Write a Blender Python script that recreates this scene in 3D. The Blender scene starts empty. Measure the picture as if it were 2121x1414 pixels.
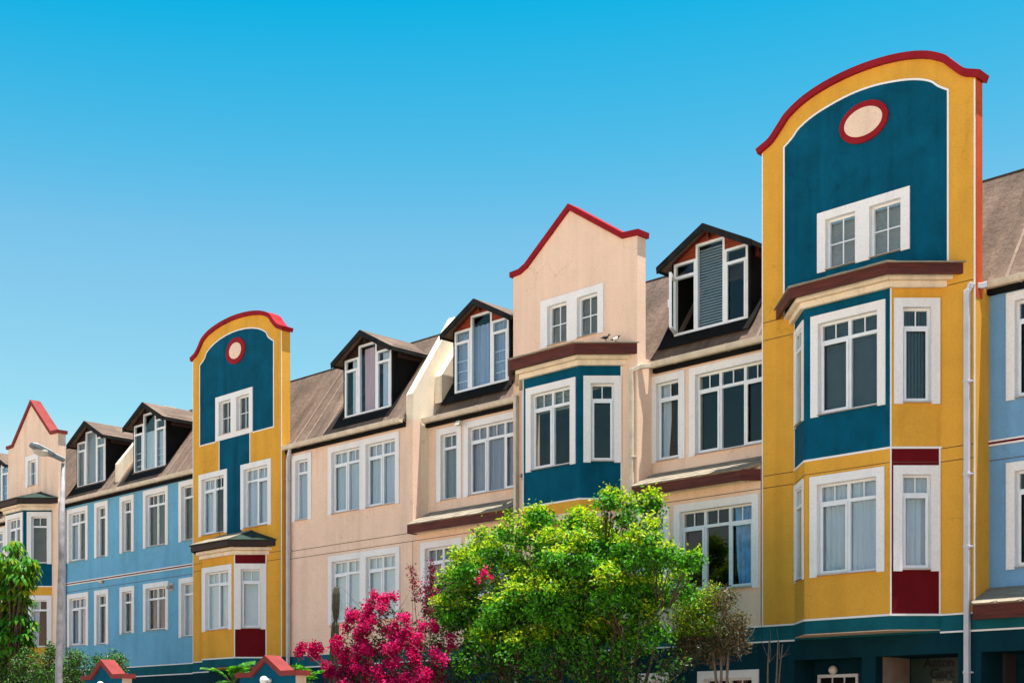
import bpy, bmesh, math, random
import numpy as np
from mathutils import Vector, Matrix
from mathutils.geometry import tessellate_polygon

C = bpy.context.scene
R2 = math.sqrt(.5)

# ------------------------------------------------------------------ camera
cam = bpy.data.cameras.new('camera')
cam.sensor_width = 36.0
cam.lens = 36.0 * 2880.5 / 2121.0
cam.shift_y = 806.0 / 2121.0
cam.clip_end = 5000
cam_o = bpy.data.objects.new('camera', cam)
cam_o.location = (0.0, -22.2, 1.65)
cam_o.rotation_euler = (math.radians(90), 0, math.radians(45))
C.collection.objects.link(cam_o)
C.camera = cam_o

# ------------------------------------------------------------------ sky, sun, exposure
SUN = Vector((.15, .062, 1.0)).normalized()
w = bpy.data.worlds.new("World")
C.world = w
w.use_nodes = True
nt = w.node_tree
bg = nt.nodes['Background']
sky = nt.nodes.new('ShaderNodeTexSky')
sky.sky_type = 'NISHITA'
sky.sun_disc = False
sky.sun_elevation = math.asin(SUN.z)
sky.sun_rotation = math.atan2(SUN.x, SUN.y)
sky.air_density = 1.0
sky.dust_density = 0.2
sky.ozone_density = 2.0
hs = nt.nodes.new('ShaderNodeHueSaturation')
hs.inputs['Hue'].default_value = .475
hs.inputs['Saturation'].default_value = 1.35
hs.inputs['Value'].default_value = 1.0
nt.links.new(sky.outputs['Color'], hs.inputs['Color'])
sep = nt.nodes.new('ShaderNodeSeparateColor')
com = nt.nodes.new('ShaderNodeCombineColor')
nt.links.new(hs.outputs['Color'], sep.inputs['Color'])
hv = nt.nodes.new('ShaderNodeMath'); hv.operation = 'MULTIPLY'; hv.inputs[1].default_value = .5
rr_ = nt.nodes.new('ShaderNodeValToRGB'); rr_.color_ramp.interpolation = 'CARDINAL'
els = rr_.color_ramp.elements
for _ in range(3):
    els.new(.5)
for e_, (p_, v_) in zip(els, ((.10, .010), (.2125, .028), (.316, .46), (.512, .80), (1.0, 1.0))):
    e_.position = p_
    e_.color = (v_, v_, v_, 1)
dv = nt.nodes.new('ShaderNodeMath'); dv.operation = 'MULTIPLY'; dv.inputs[1].default_value = 2.0
nt.links.new(sep.outputs['Red'], hv.inputs[0])
nt.links.new(hv.outputs[0], rr_.inputs['Fac'])
nt.links.new(rr_.outputs['Color'], dv.inputs[0])
ov = nt.nodes.new('ShaderNodeMath'); ov.operation = 'SUBTRACT'; ov.inputs[1].default_value = 1.15
om = nt.nodes.new('ShaderNodeMath'); om.operation = 'MAXIMUM'; om.inputs[1].default_value = 0.0
oa = nt.nodes.new('ShaderNodeMath'); oa.operation = 'MULTIPLY_ADD'; oa.inputs[1].default_value = 3.0
nt.links.new(sep.outputs['Red'], ov.inputs[0])
nt.links.new(ov.outputs[0], om.inputs[0])
nt.links.new(om.outputs[0], oa.inputs[0])
nt.links.new(dv.outputs[0], oa.inputs[2])
nt.links.new(oa.outputs[0], com.inputs['Red'])
for ch, gain, off in (('Green', 1.05, 0.0), ('Blue', .42, 2.25)):
    mm = nt.nodes.new('ShaderNodeMath')
    mm.operation = 'MULTIPLY_ADD'
    mm.inputs[1].default_value = gain
    mm.inputs[2].default_value = off
    nt.links.new(sep.outputs[ch], mm.inputs[0])
    nt.links.new(mm.outputs[0], com.inputs[ch])
nt.links.new(com.outputs['Color'], bg.inputs['Color'])
bg.inputs['Strength'].default_value = 0.08
sun = bpy.data.lights.new('sun', 'SUN')
sun.energy = 5.0
sun.angle = math.radians(.5)
sun.color = (1.0, .95, .87)
sun_o = bpy.data.objects.new('sun', sun)
sun_o.rotation_euler = SUN.to_track_quat('Z', 'Y').to_euler()
sun_o.location = (0, 0, 60)
C.collection.objects.link(sun_o)
C.view_settings.view_transform = 'Standard'
C.view_settings.look = 'None'
C.view_settings.gamma = 1.0
C.view_settings.use_curve_mapping = False
C.view_settings.exposure = 1.32
C.cycles.max_bounces = 10
C.cycles.transparent_max_bounces = 16
C.cycles.caustics_reflective = False
C.cycles.caustics_refractive = False
C.cycles.sample_clamp_indirect = 6.0

# ------------------------------------------------------------------ materials
def newmat(name):
    m = bpy.data.materials.new(name)
    m.use_nodes = True
    return m, m.node_tree, m.node_tree.nodes['Principled BSDF']

def noise(nt, scale, detail=4, stretch=(1, 1, 1), rough=.55):
    tc = nt.nodes.new('ShaderNodeTexCoord')
    mp = nt.nodes.new('ShaderNodeMapping')
    mp.inputs['Scale'].default_value = stretch
    n = nt.nodes.new('ShaderNodeTexNoise')
    n.inputs['Scale'].default_value = scale
    n.inputs['Detail'].default_value = detail
    n.inputs['Roughness'].default_value = rough
    nt.links.new(tc.outputs['Object'], mp.inputs['Vector'])
    nt.links.new(mp.outputs['Vector'], n.inputs['Vector'])
    return n.outputs['Fac']

def ramp(nt, fac, stops):
    r = nt.nodes.new('ShaderNodeValToRGB')
    els = r.color_ramp.elements
    while len(els) < len(stops):
        els.new(.5)
    for e, (p, c) in zip(els, stops):
        e.position = p
        e.color = (*c, 1)
    nt.links.new(fac, r.inputs['Fac'])
    return r.outputs['Color']

def mul(nt, a, b, fac=1.0):
    m = nt.nodes.new('ShaderNodeMix')
    m.data_type = 'RGBA'
    m.blend_type = 'MULTIPLY'
    m.inputs['Factor'].default_value = fac
    nt.links.new(a, m.inputs[6])
    nt.links.new(b, m.inputs[7])
    return m.outputs[2]

def bump(nt, b, fac, strength, dist=.02):
    n = nt.nodes.new('ShaderNodeBump')
    n.inputs['Strength'].default_value = strength
    n.inputs['Distance'].default_value = dist
    nt.links.new(fac, n.inputs['Height'])
    nt.links.new(n.outputs['Normal'], b.inputs['Normal'])

def k(c, f):
    return tuple(min(1, x * f) for x in c)

def stucco(name, c, var=.10, rough=.9, streak=.10, bmp=.25, crack=.80):
    m, nt, b = newmat(name)
    a = ramp(nt, noise(nt, .9, 6), [(.3, k(c, 1 - var)), (.7, k(c, 1 + var))])
    s = ramp(nt, noise(nt, 1.0, 5, (2.6, 2.6, .16)), [(.32, (1 - streak * 2.2,) * 3), (.52, (1, 1, 1))])
    d = ramp(nt, noise(nt, 26, 3), [(.3, (.90,) * 3), (.6, (1, 1, 1))])
    e = ramp(nt, noise(nt, 3.2, 8, (1, 1, .7), .7), [(.36, (1 - var * .8,) * 3), (.50, (1, 1, 1)), (.66, (1 + var * .5,) * 3)])
    vo = nt.nodes.new('ShaderNodeTexVoronoi')
    vo.feature = 'DISTANCE_TO_EDGE'
    vo.inputs['Scale'].default_value = .55
    tcv = nt.nodes.new('ShaderNodeTexCoord')
    wn = nt.nodes.new('ShaderNodeTexNoise')
    wn.inputs['Scale'].default_value = 1.6
    wn.inputs['Detail'].default_value = 6
    vm = nt.nodes.new('ShaderNodeVectorMath')
    vm.operation = 'MULTIPLY_ADD'
    vm.inputs[1].default_value = (.9, .9, .9)
    nt.links.new(tcv.outputs['Object'], wn.inputs['Vector'])
    nt.links.new(wn.outputs['Color'], vm.inputs[0])
    nt.links.new(tcv.outputs['Object'], vm.inputs[2])
    nt.links.new(vm.outputs['Vector'], vo.inputs['Vector'])
    ck = ramp(nt, vo.outputs['Distance'], [(.0015, (crack,) * 3), (.005, (1, 1, 1))])
    mk = ramp(nt, noise(nt, .5, 2), [(.52, (1, 1, 1)), (.60, (0, 0, 0))])
    cm = nt.nodes.new('ShaderNodeMix')
    cm.data_type = 'RGBA'
    cm.blend_type = 'LIGHTEN'
    cm.inputs['Factor'].default_value = 1
    nt.links.new(ck, cm.inputs[6])
    nt.links.new(mk, cm.inputs[7])
    col = mul(nt, mul(nt, mul(nt, mul(nt, a, s), d), e), cm.outputs[2])
    nt.links.new(col, b.inputs['Base Color'])
    b.inputs['Roughness'].default_value = rough
    b.inputs['Specular IOR Level'].default_value = .08
    bump(nt, b, noise(nt, 45, 4), bmp, .01)
    return m

def plain(name, c, rough=.6, var=.06, scale=4, bmp=0, spec=.3, stretch=(1, 1, 1), metal=0):
    m, nt, b = newmat(name)
    a = ramp(nt, noise(nt, scale, 5, stretch), [(.3, k(c, 1 - var)), (.7, k(c, 1 + var))])
    nt.links.new(a, b.inputs['Base Color'])
    b.inputs['Roughness'].default_value = rough
    b.inputs['Specular IOR Level'].default_value = spec
    b.inputs['Metallic'].default_value = metal
    if bmp:
        bump(nt, b, noise(nt, scale * 4, 4, stretch), bmp, .01)
    return m

def glass_mat(name):
    m = bpy.data.materials.new(name)
    m.use_nodes = True
    nt = m.node_tree
    nt.nodes.clear()
    out = nt.nodes.new('ShaderNodeOutputMaterial')
    mix = nt.nodes.new('ShaderNodeMixShader')
    tr = nt.nodes.new('ShaderNodeBsdfTransparent')
    tr.inputs['Color'].default_value = (.90, .955, .97, 1)
    gl = nt.nodes.new('ShaderNodeBsdfGlossy')
    gl.inputs['Roughness'].default_value = .015
    gl.inputs['Color'].default_value = (.95, 1, 1, 1)
    # Schlick reflectance from the angle alone, the same on both faces of the pane
    geo = nt.nodes.new('ShaderNodeNewGeometry')
    dot = nt.nodes.new('ShaderNodeVectorMath'); dot.operation = 'DOT_PRODUCT'
    nt.links.new(geo.outputs['Normal'], dot.inputs[0]); nt.links.new(geo.outputs['Incoming'], dot.inputs[1])
    def mth(op, a, b=None):
        q = nt.nodes.new('ShaderNodeMath'); q.operation = op
        for i_, x in enumerate((a, b)):
            if x is None:
                continue
            if isinstance(x, (int, float)):
                q.inputs[i_].default_value = x
            else:
                nt.links.new(x, q.inputs[i_])
        return q.outputs[0]
    fac = mth('ADD', mth('MULTIPLY', mth('POWER', mth('SUBTRACT', 1.0, mth('ABSOLUTE', dot.outputs['Value'])), 5.0), .90), .024)
    tc = noise(nt, 1.3, 2)
    bp = nt.nodes.new('ShaderNodeBump')
    bp.inputs['Strength'].default_value = .07
    bp.inputs['Distance'].default_value = .05
    nt.links.new(tc, bp.inputs['Height'])
    nt.links.new(bp.outputs['Normal'], gl.inputs['Normal'])
    nt.links.new(fac, mix.inputs['Fac'])
    nt.links.new(tr.outputs['BSDF'], mix.inputs[1])
    nt.links.new(gl.outputs['BSDF'], mix.inputs[2])
    nt.links.new(mix.outputs['Shader'], out.inputs['Surface'])
    return m

def leaf_mat(name, c, trans=.45, rough=.5, spec=.5, var=.35):
    m = bpy.data.materials.new(name)
    m.use_nodes = True
    nt = m.node_tree
    b = nt.nodes['Principled BSDF']
    out = nt.nodes['Material Output']
    a = ramp(nt, noise(nt, 9, 3), [(.3, k(c, 1 - var)), (.7, k(c, 1 + var))])
    nt.links.new(a, b.inputs['Base Color'])
    b.inputs['Roughness'].default_value = rough
    b.inputs['Specular IOR Level'].default_value = spec * .6
    t = nt.nodes.new('ShaderNodeBsdfTranslucent')
    g = nt.nodes.new('ShaderNodeMix')
    g.data_type = 'RGBA'
    g.blend_type = 'MULTIPLY'
    g.inputs['Factor'].default_value = 1
    nt.links.new(a, g.inputs[6])
    g.inputs[7].default_value = (1.0, 1.0, .6, 1)
    nt.links.new(g.outputs[2], t.inputs['Color'])
    mx = nt.nodes.new('ShaderNodeMixShader')
    mx.inputs['Fac'].default_value = trans
    nt.links.new(b.outputs['BSDF'], mx.inputs[1])
    nt.links.new(t.outputs['BSDF'], mx.inputs[2])
    nt.links.new(mx.outputs['Shader'], out.inputs['Surface'])
    return m

PEACH = stucco('peach_stucco', (.82, .60, .462), .045, streak=.05)
PALE = stucco('pale_peach_stucco', (.80, .60, .47), .05)
CREAM = stucco('cream_stucco', (.80, .69, .54), .06)
YELLOW = stucco('yellow_stucco', (.69, .355, .050), .065, streak=.06)
TEAL = stucco('teal_stucco', (.001, .078, .142), .20, streak=.12)
TEALG = stucco('teal_band_stucco', (.008, .105, .135), .15)
TEALD = stucco('dark_teal_stucco', (.003, .034, .052), .15)
BLUE = stucco('blue_stucco', (.150, .40, .60), .07, streak=.05)
RED = stucco('maroon_stucco', (.125, .006, .010), .12)
COPE = stucco('red_coping_paint', (.27, .012, .020), .12, rough=.7)
COPEG = stucco('faded_red_coping_paint', (.215, .038, .036), .14, rough=.7)
ORANGE = stucco('orange_red_paint', (.52, .085, .03), .12)
WHITE = stucco('white_surround_paint', (.80, .795, .805), .025, rough=.75, streak=.04, bmp=.12, crack=1.0)
LINE = plain('white_line_paint', (.78, .77, .76), .7, .04)
FRAME = plain('white_window_paint', (.72, .76, .80), .4, .05, 6, spec=.5)
SILL = plain('sill_tile', (.42, .37, .33), .6, .2)
GLASS = glass_mat('window_glass')
DARK = plain('darkened_interior_plaster', (.035, .034, .034), .9, .1)  # near-black plaster: the gloom of unlit rooms put into its colour
SHEER = plain('white_curtain', (.52, .55, .62), .9, .08, 3, stretch=(8, 8, .4))
GREYC = plain('grey_curtain', (.22, .235, .26), .9, .10, 3, stretch=(8, 8, .4))
LILAC = plain('lilac_curtain', (.33, .31, .38), .9, .08, 3, stretch=(8, 8, .4))
PINK = plain('pink_curtain', (.58, .36, .40), .9, .12, 3, stretch=(8, 8, .4))
BLUEC = plain('blue_curtain', (.16, .36, .62), .9, .25, 5)
DIM = plain('dark_window_backing', (.085, .085, .08), .9, .15, 3, stretch=(8, 8, .4))  # near-black sheet: the dark of the room behind put into its colour
ROLLER = plain('roller_blind', (.62, .66, .69), .8, .03)
SLAT = plain('blind_slats', (.27, .28, .28), .5, .08)
SLATD = plain('dark_blind_slats', (.13, .13, .12), .5, .08)
VERT = plain('dark_vertical_blind', (.06, .075, .08), .8, .1)
WOOD = plain('red_brown_timber', (.085, .014, .008), .6, .55, 2.2, .3, .3, (1, 1, 14))
GABLE = plain('red_gable_timber', (.22, .038, .016), .7, .5, 2.2, .3, .2, (1, 1, 14))
WOODD = plain('dark_brown_timber', (.022, .010, .008), .6, .5, 2.2, .3, .3, (1, 1, 14))
BLACK = plain('black_bitumen_paint', (.007, .007, .007), .85, .4, 3, .2, .08)
BARGE = plain('weathered_dark_barge_board', (.016, .016, .017), .8, .5, 3, .2, .1)
GUTTER = plain('weathered_cream_gutter', (.58, .50, .40), .5, .16, 5, .1)
PIPE = plain('white_downpipe', (.50, .50, .54), .45, .10, 3)
JOINT = plain('groove_shade', (.10, .055, .03), .9, .2)  # dark strips stand for the shade in wall grooves, raised instead of cut
STONE = plain('grey_stone_tile', (.30, .25, .20), .8, .25, 3, .3)
SHING = plain('grey_slate', (.235, .198, .148), .8, .22, 3, .2)
SHINGG = plain('green_slate', (.006, .026, .018), .75, .25, 3, .2)

def roof_mat():
    m, nt, b = newmat('brown_felt_roof')
    c = (.150, .106, .082)
    a = ramp(nt, noise(nt, 1.1, 7), [(.28, k(c, .70)), (.5, c), (.74, k(c, 1.35))])
    d = ramp(nt, noise(nt, 14, 5, (1, 1, .35)), [(.3, (.75,) * 3), (.6, (1, 1, 1))])
    st = ramp(nt, noise(nt, 1.0, 6, (3.2, .3, .3), .65), [(.30, (.62, .60, .58)), (.5, (1, 1, 1)), (.72, (1.25, 1.2, 1.15))])
    nt.links.new(mul(nt, mul(nt, a, d), st), b.inputs['Base Color'])
    b.inputs['Roughness'].default_value = .95
    b.inputs['Specular IOR Level'].default_value = .15
    bump(nt, b, noise(nt, 7, 8, (1, 1, 1), .7), .8, .05)
    return m
ROOF = roof_mat()
RIB = plain('pale_felt_seam', (.21, .155, .118), .9, .25, 8, .3)

# ------------------------------------------------------------------ mesh builder
class Fr:
    """A local frame: s along e, z along up, w along the outward normal n."""
    def __init__(self, o, e=(1, 0, 0), n=(0, -1, 0), up=(0, 0, 1)):
        self.o, self.e, self.n, self.up = Vector(o), Vector(e), Vector(n), Vector(up)
    def p(self, s, z, w=0.0):
        return self.o + self.e * s + self.up * z + self.n * w

def wallfr(y):
    return Fr((0, y, 0))

BASE = {}

class MB:
    def __init__(self):
        self.v, self.f, self.mi, self.sm = [], [], [], []
    def face(self, pts, mi=0, smooth=False):
        i = len(self.v)
        self.v += [tuple(p) for p in pts]
        self.f.append(tuple(range(i, i + len(pts))))
        self.mi.append(mi)
        self.sm.append(smooth)
    def hexa(self, a, b, mi=0):
        # a: 4 points of the back face, b: 4 of the front
        i = len(self.v)
        self.v += [tuple(p) for p in a] + [tuple(p) for p in b]
        for q in ((0, 1, 2, 3), (4, 5, 6, 7), (0, 1, 5, 4), (1, 2, 6, 5), (2, 3, 7, 6), (3, 0, 4, 7)):
            self.f.append(tuple(i + j for j in q))
            self.mi.append(mi)
            self.sm.append(False)
    def box(self, fr, s0, s1, z0, z1, w0, w1, mi=0):
        r = ((s0, z0), (s1, z0), (s1, z1), (s0, z1))
        self.hexa([fr.p(s, z, w0) for s, z in r], [fr.p(s, z, w1) for s, z in r], mi)
    def prism(self, fr, outer, w0, w1, mi=0, holes=()):
        loops = [list(outer)] + [list(h) for h in holes]
        flat = [p for l in loops for p in l]
        tris = tessellate_polygon([[Vector((p[0], p[1], 0)) for p in l] for l in loops])
        i = len(self.v)
        n = len(flat)
        self.v += [tuple(fr.p(s, z, w0)) for s, z in flat] + [tuple(fr.p(s, z, w1)) for s, z in flat]
        for t in tris:
            self.f.append(tuple(i + j for j in t))
            self.f.append(tuple(i + n + j for j in t))
            self.mi += [mi, mi]
            self.sm += [False, False]
        k0 = 0
        for l in loops:
            m = len(l)
            for j in range(m):
                a, b = i + k0 + j, i + k0 + (j + 1) % m
                self.f.append((a, b, b + n, a + n))
                self.mi.append(mi)
                self.sm.append(False)
            k0 += m
    def poly3(self, pts, d, mi=0):
        # a planar polygon given thickness by moving it along d
        i = len(self.v)
        n = len(pts)
        self.v += [tuple(p) for p in pts] + [tuple(Vector(p) + Vector(d)) for p in pts]
        self.f += [tuple(i + j for j in range(n)), tuple(i + n + j for j in range(n))]
        self.mi += [mi, mi]
        self.sm += [False, False]
        for j in range(n):
            a, b = i + j, i + (j + 1) % n
            self.f.append((a, b, b + n, a + n))
            self.mi.append(mi)
            self.sm.append(False)
    def tube(self, pts, rad, sides=8, mi=0, cap=True):
        pts = [Vector(p) for p in pts]
        if not hasattr(rad, '__len__'):
            rad = [rad] * len(pts)
        i = len(self.v)
        prev = None
        for j, p in enumerate(pts):
            t = (pts[min(j + 1, len(pts) - 1)] - pts[max(j - 1, 0)]).normalized()
            if prev is None:
                u = t.orthogonal().normalized()
            else:
                u = (prev - t * prev.dot(t))
                u = u.normalized() if u.length > 1e-5 else t.orthogonal().normalized()
            prev = u
            q = t.cross(u)
            for a in range(sides):
                an = 2 * math.pi * a / sides
                self.v.append(tuple(p + (u * math.cos(an) + q * math.sin(an)) * rad[j]))
        for j in range(len(pts) - 1):
            for a in range(sides):
                b = (a + 1) % sides
                self.f.append((i + j * sides + a, i + j * sides + b, i + (j + 1) * sides + b, i + (j + 1) * sides + a))
                self.mi.append(mi)
                self.sm.append(True)
        if cap:
            for j in (0, len(pts) - 1):
                self.f.append(tuple(i + j * sides + a for a in range(sides)))
                self.mi.append(mi)
                self.sm.append(False)
    def sphere(self, c, r, mi=0, nu=14, nv=9, scale=(1, 1, 1)):
        c = Vector(c)
        i = len(self.v)
        for a in range(nv + 1):
            th = math.pi * a / nv
            for b in range(nu):
                ph = 2 * math.pi * b / nu
                self.v.append((c.x + r * scale[0] * math.sin(th) * math.cos(ph), c.y + r * scale[1] * math.sin(th) * math.sin(ph), c.z + r * scale[2] * math.cos(th)))
        for a in range(nv):
            for b in range(nu):
                b2 = (b + 1) % nu
                self.f.append((i + a * nu + b, i + a * nu + b2, i + (a + 1) * nu + b2, i + (a + 1) * nu + b))
                self.mi.append(mi)
                self.sm.append(True)
    def build(self, name, mats, parent=None, origin=None, bevel=0, fix=True):
        if not isinstance(mats, (list, tuple)):
            mats = [mats]
        off = Vector((0, 0, 0))
        if parent is not None:
            off = BASE[parent.name]
        elif origin is not None:
            off = Vector(origin)
        me = bpy.data.meshes.new(name)
        me.from_pydata([tuple(Vector(p) - off) for p in self.v], [], self.f)
        for m in mats:
            me.materials.append(m)
        me.polygons.foreach_set('material_index', self.mi)
        me.polygons.foreach_set('use_smooth', self.sm)
        if fix:
            bm = bmesh.new()
            bm.from_mesh(me)
            bmesh.ops.recalc_face_normals(bm, faces=bm.faces)
            bm.to_mesh(me)
            bm.free()
        me.update()
        o = bpy.data.objects.new(name, me)
        C.collection.objects.link(o)
        if parent is not None:
            o.parent = parent
        elif origin is not None:
            o.location = off
        BASE[o.name] = off
        if bevel:
            b = o.modifiers.new('edge', 'BEVEL')
            b.width = bevel
            b.segments = 2
            b.limit_method = 'ANGLE'
        return o

def thing(name, label, cat, loc, group=None):
    o = bpy.data.objects.new(name, None)
    o.empty_display_size = .3
    o.location = loc
    C.collection.objects.link(o)
    o['label'] = label
    o['category'] = cat
    if group:
        o['group'] = group
    BASE[o.name] = Vector(loc)
    return o

def tag(o, label, cat, group=None):
    o['label'] = label
    o['category'] = cat
    if group:
        o['group'] = group
    return o

def structure(name, mb, m):
    o = mb.build(name, m)
    o['kind'] = 'structure'
    return o

def rect(s0, s1, z0, z1):
    return [(s0, z0), (s1, z0), (s1, z1), (s0, z1)]

# ------------------------------------------------------------------ setting
rnd = random.Random(7)
SAND = plain('pale_sand', (.62, .53, .40), .95, .12, .6, .3)
PAVE = plain('pale_concrete_paving', (.34, .29, .23), .9, .12, 2, .2)
ROAD = plain('dark_asphalt', (.10, .095, .085), .9, .15, .5, .2)
m = MB(); m.face([(-1500, -1500, 0), (1500, -1500, 0), (1500, 1500, 0), (-1500, 1500, 0)]); structure('ground', m, SAND)
f0 = wallfr(0)
SOIL = plain('dark_garden_soil', (.075, .055, .035), .95, .3, 2, .4)
m = MB(); m.face([(-400, -6.19, .006), (400, -6.19, .006), (400, 30, .006), (-400, 30, .006)]); structure('garden_soil', m, SOIL)
m = MB(); m.face([(-400, -22.5, .004), (400, -22.5, .004), (400, -11.2, .004), (-400, -11.2, .004)]); structure('road', m, ROAD)
m = MB(); m.hexa([(-400, -10.98, 0), (400, -10.98, 0), (400, -6.2, 0), (-400, -6.2, 0)], [(-400, -10.98, .13), (400, -10.98, .13), (400, -6.2, .13), (-400, -6.2, .13)]); structure('pavement', m, PAVE)
m = MB(); m.hexa([(-400, -11.2, 0), (400, -11.2, 0), (400, -10.985, 0), (-400, -10.985, 0)], [(-400, -11.2, .14), (400, -11.2, .14), (400, -10.985, .14), (-400, -10.985, .14)]); structure('kerb', m, STONE)

# ------------------------------------------------------------------ window builder
def curtain_mesh(mb, fr, s0, s1, z0, z1, w=-.165, amp=.02, wave=.11, seed=0, taper=0.0, mi=0):
    r = random.Random(seed)
    n = max(4, int((s1 - s0) / .018))
    ph = r.uniform(0, 6)
    rows = 5
    base = len(mb.v)
    for j in range(rows):
        t = j / (rows - 1)
        for i in range(n + 1):
            x = i / n
            s = s0 + (s1 - s0) * x * (1 - taper * t) if taper >= 0 else s1 - (s1 - s0) * (1 - x) * (1 + taper * t)
            a = amp * (math.sin(2 * math.pi * s / wave + ph) + .5 * math.sin(2 * math.pi * s / (wave * .43) + ph * 2 + t))
            mb.v.append(tuple(fr.p(s, z1 + (z0 - z1) * t, w + a)))
    for j in range(rows - 1):
        for i in range(n):
            a = base + j * (n + 1) + i
            mb.f.append((a, a + 1, a + n + 2, a + n + 1))
            mb.mi.append(mi)
            mb.sm.append(True)

def slats(mb, fr, s0, s1, z0, z1, w=-.16, pitch=.042, mi=0):
    z = z1
    while z > z0 + .01:
        mb.hexa([fr.p(s0, z - .038, w + .007), fr.p(s1, z - .038, w + .007), fr.p(s1, z - .036, w + .009), fr.p(s0, z - .036, w + .009)],
                [fr.p(s0, z - .002, w - .009), fr.p(s1, z - .002, w - .009), fr.p(s1, z + .001, w - .007), fr.p(s0, z + .001, w - .007)], mi)
        z -= pitch

def covering(parent, fr, s0, s1, z0, z1, kind, seed):
    """The curtain, blind or dark backing behind one opening."""
    if not kind:
        return
    mb = MB()
    a, b = s0 + .02, s1 - .02
    wd = b - a
    if kind in ('sheer', 'grey', 'lilac', 'pink', 'blue', 'dim'):
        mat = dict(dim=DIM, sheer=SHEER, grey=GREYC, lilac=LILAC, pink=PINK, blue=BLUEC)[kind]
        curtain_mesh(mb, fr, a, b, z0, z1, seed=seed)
        mb.build('curtain', mat, parent, fix=False)
    elif kind == 'left':
        curtain_mesh(mb, fr, a, a + wd * .45, z0, z1, seed=seed, taper=.25)
        mb.build('curtain', SHEER, parent, fix=False)
    elif kind == 'right':
        curtain_mesh(mb, fr, b - wd * .3, b, z0, z1, seed=seed, taper=-.2)
        mb.build('curtain', BLUEC, parent, fix=False)
    elif kind == 'sides':
        curtain_mesh(mb, fr, a, a + wd * .30, z0, z1, seed=seed, taper=.3)
        curtain_mesh(mb, fr, b - wd * .26, b, z0, z1, seed=seed + 1, taper=-.3)
        mb.build('curtain', GREYC, parent, fix=False)
    elif kind == 'roller':
        mb.box(fr, a, b, z0 + .02, z1, -.150, -.145)
        mb.build('roller_blind', ROLLER, parent)
    elif kind == 'topblind':
        slats(mb, fr, a, b, z1 - .42, z1)
        mb.build('blind', SLAT, parent)
    elif kind == 'slats':
        slats(mb, fr, a, b, z0, z1)
        mb.build('blind', SLAT, parent)
    elif kind == 'darkslats':
        slats(mb, fr, a, b, z0, z1)
        mb.build('blind', SLATD, parent)
    elif kind == 'vertical':
        s = a
        while s < b:
            mb.hexa([fr.p(s, z0, -.16), fr.p(s + .05, z0, -.185), fr.p(s + .052, z0, -.183), fr.p(s + .002, z0, -.158)],
                    [fr.p(s, z1, -.16), fr.p(s + .05, z1, -.185), fr.p(s + .052, z1, -.183), fr.p(s + .002, z1, -.158)])
            s += .057
        mb.build('blind', VERT, parent)

def frame_lights(mb, gl, fr, s0, s1, z0, z1, weights, case, cross=False, tdrop=.335):
    wb, wf = -.135, -.075
    t = .042
    mb.box(fr, s0, s0 + t, z0, z1, wb, wf)
    mb.box(fr, s1 - t, s1, z0, z1, wb, wf)
    mb.box(fr, s0 + t, s1 - t, z0, z0 + t, wb, wf)
    mb.box(fr, s0 + t, s1 - t, z1 - t, z1, wb, wf)
    gl.box(fr, s0 + t * .6, s1 - t * .6, z0 + t * .6, z1 - t * .6, -.112, -.106)
    if cross:
        sm, zm = (s0 + s1) / 2, (z0 + z1) / 2
        mb.box(fr, sm - .011, sm + .011, z0 + t, z1 - t, -.105, -.088)
        mb.box(fr, s0 + t, sm - .011, zm - .011, zm + .011, -.105, -.088)
        mb.box(fr, sm + .011, s1 - t, zm - .011, zm + .011, -.105, -.088)
        return
    tot = sum(weights)
    edges = [s0]
    for q in weights:
        edges.append(edges[-1] + (s1 - s0) * q / tot)
    zt = z1 - tdrop
    for i in range(len(weights)):
        a = edges[i] + (t if i == 0 else .032)
        b = edges[i + 1] - (t if i == len(weights) - 1 else .032)
        if i:
            mb.box(fr, edges[i] - .032, edges[i] + .032, z0 + t, z1 - t, wb + .002, wf + .004)
            mb.box(fr, edges[i] - .004, edges[i] + .004, z0 + t, z1 - t, wf + .004, wf + .009)
        mb.box(fr, a, b, zt - .03, zt + .03, wb + .002, wf + .003)
        mid = (a + b) / 2
        mb.box(fr, mid - .010, mid + .010, zt + .03, z1 - t, -.105, -.086)
        if i in case:
            c = .045
            x0, x1, y0, y1 = a - .012, b + .012, z0 + t - .012, zt - .018
            f, g = wf + .0045, wf + .022
            mb.box(fr, x0, x0 + c, y0, y1, f, g)
            mb.box(fr, x1 - c, x1, y0, y1, f, g)
            mb.box(fr, x0 + c, x1 - c, y0, y0 + c, f, g)
            mb.box(fr, x0 + c, x1 - c, y1 - c, y1, f, g)

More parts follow.
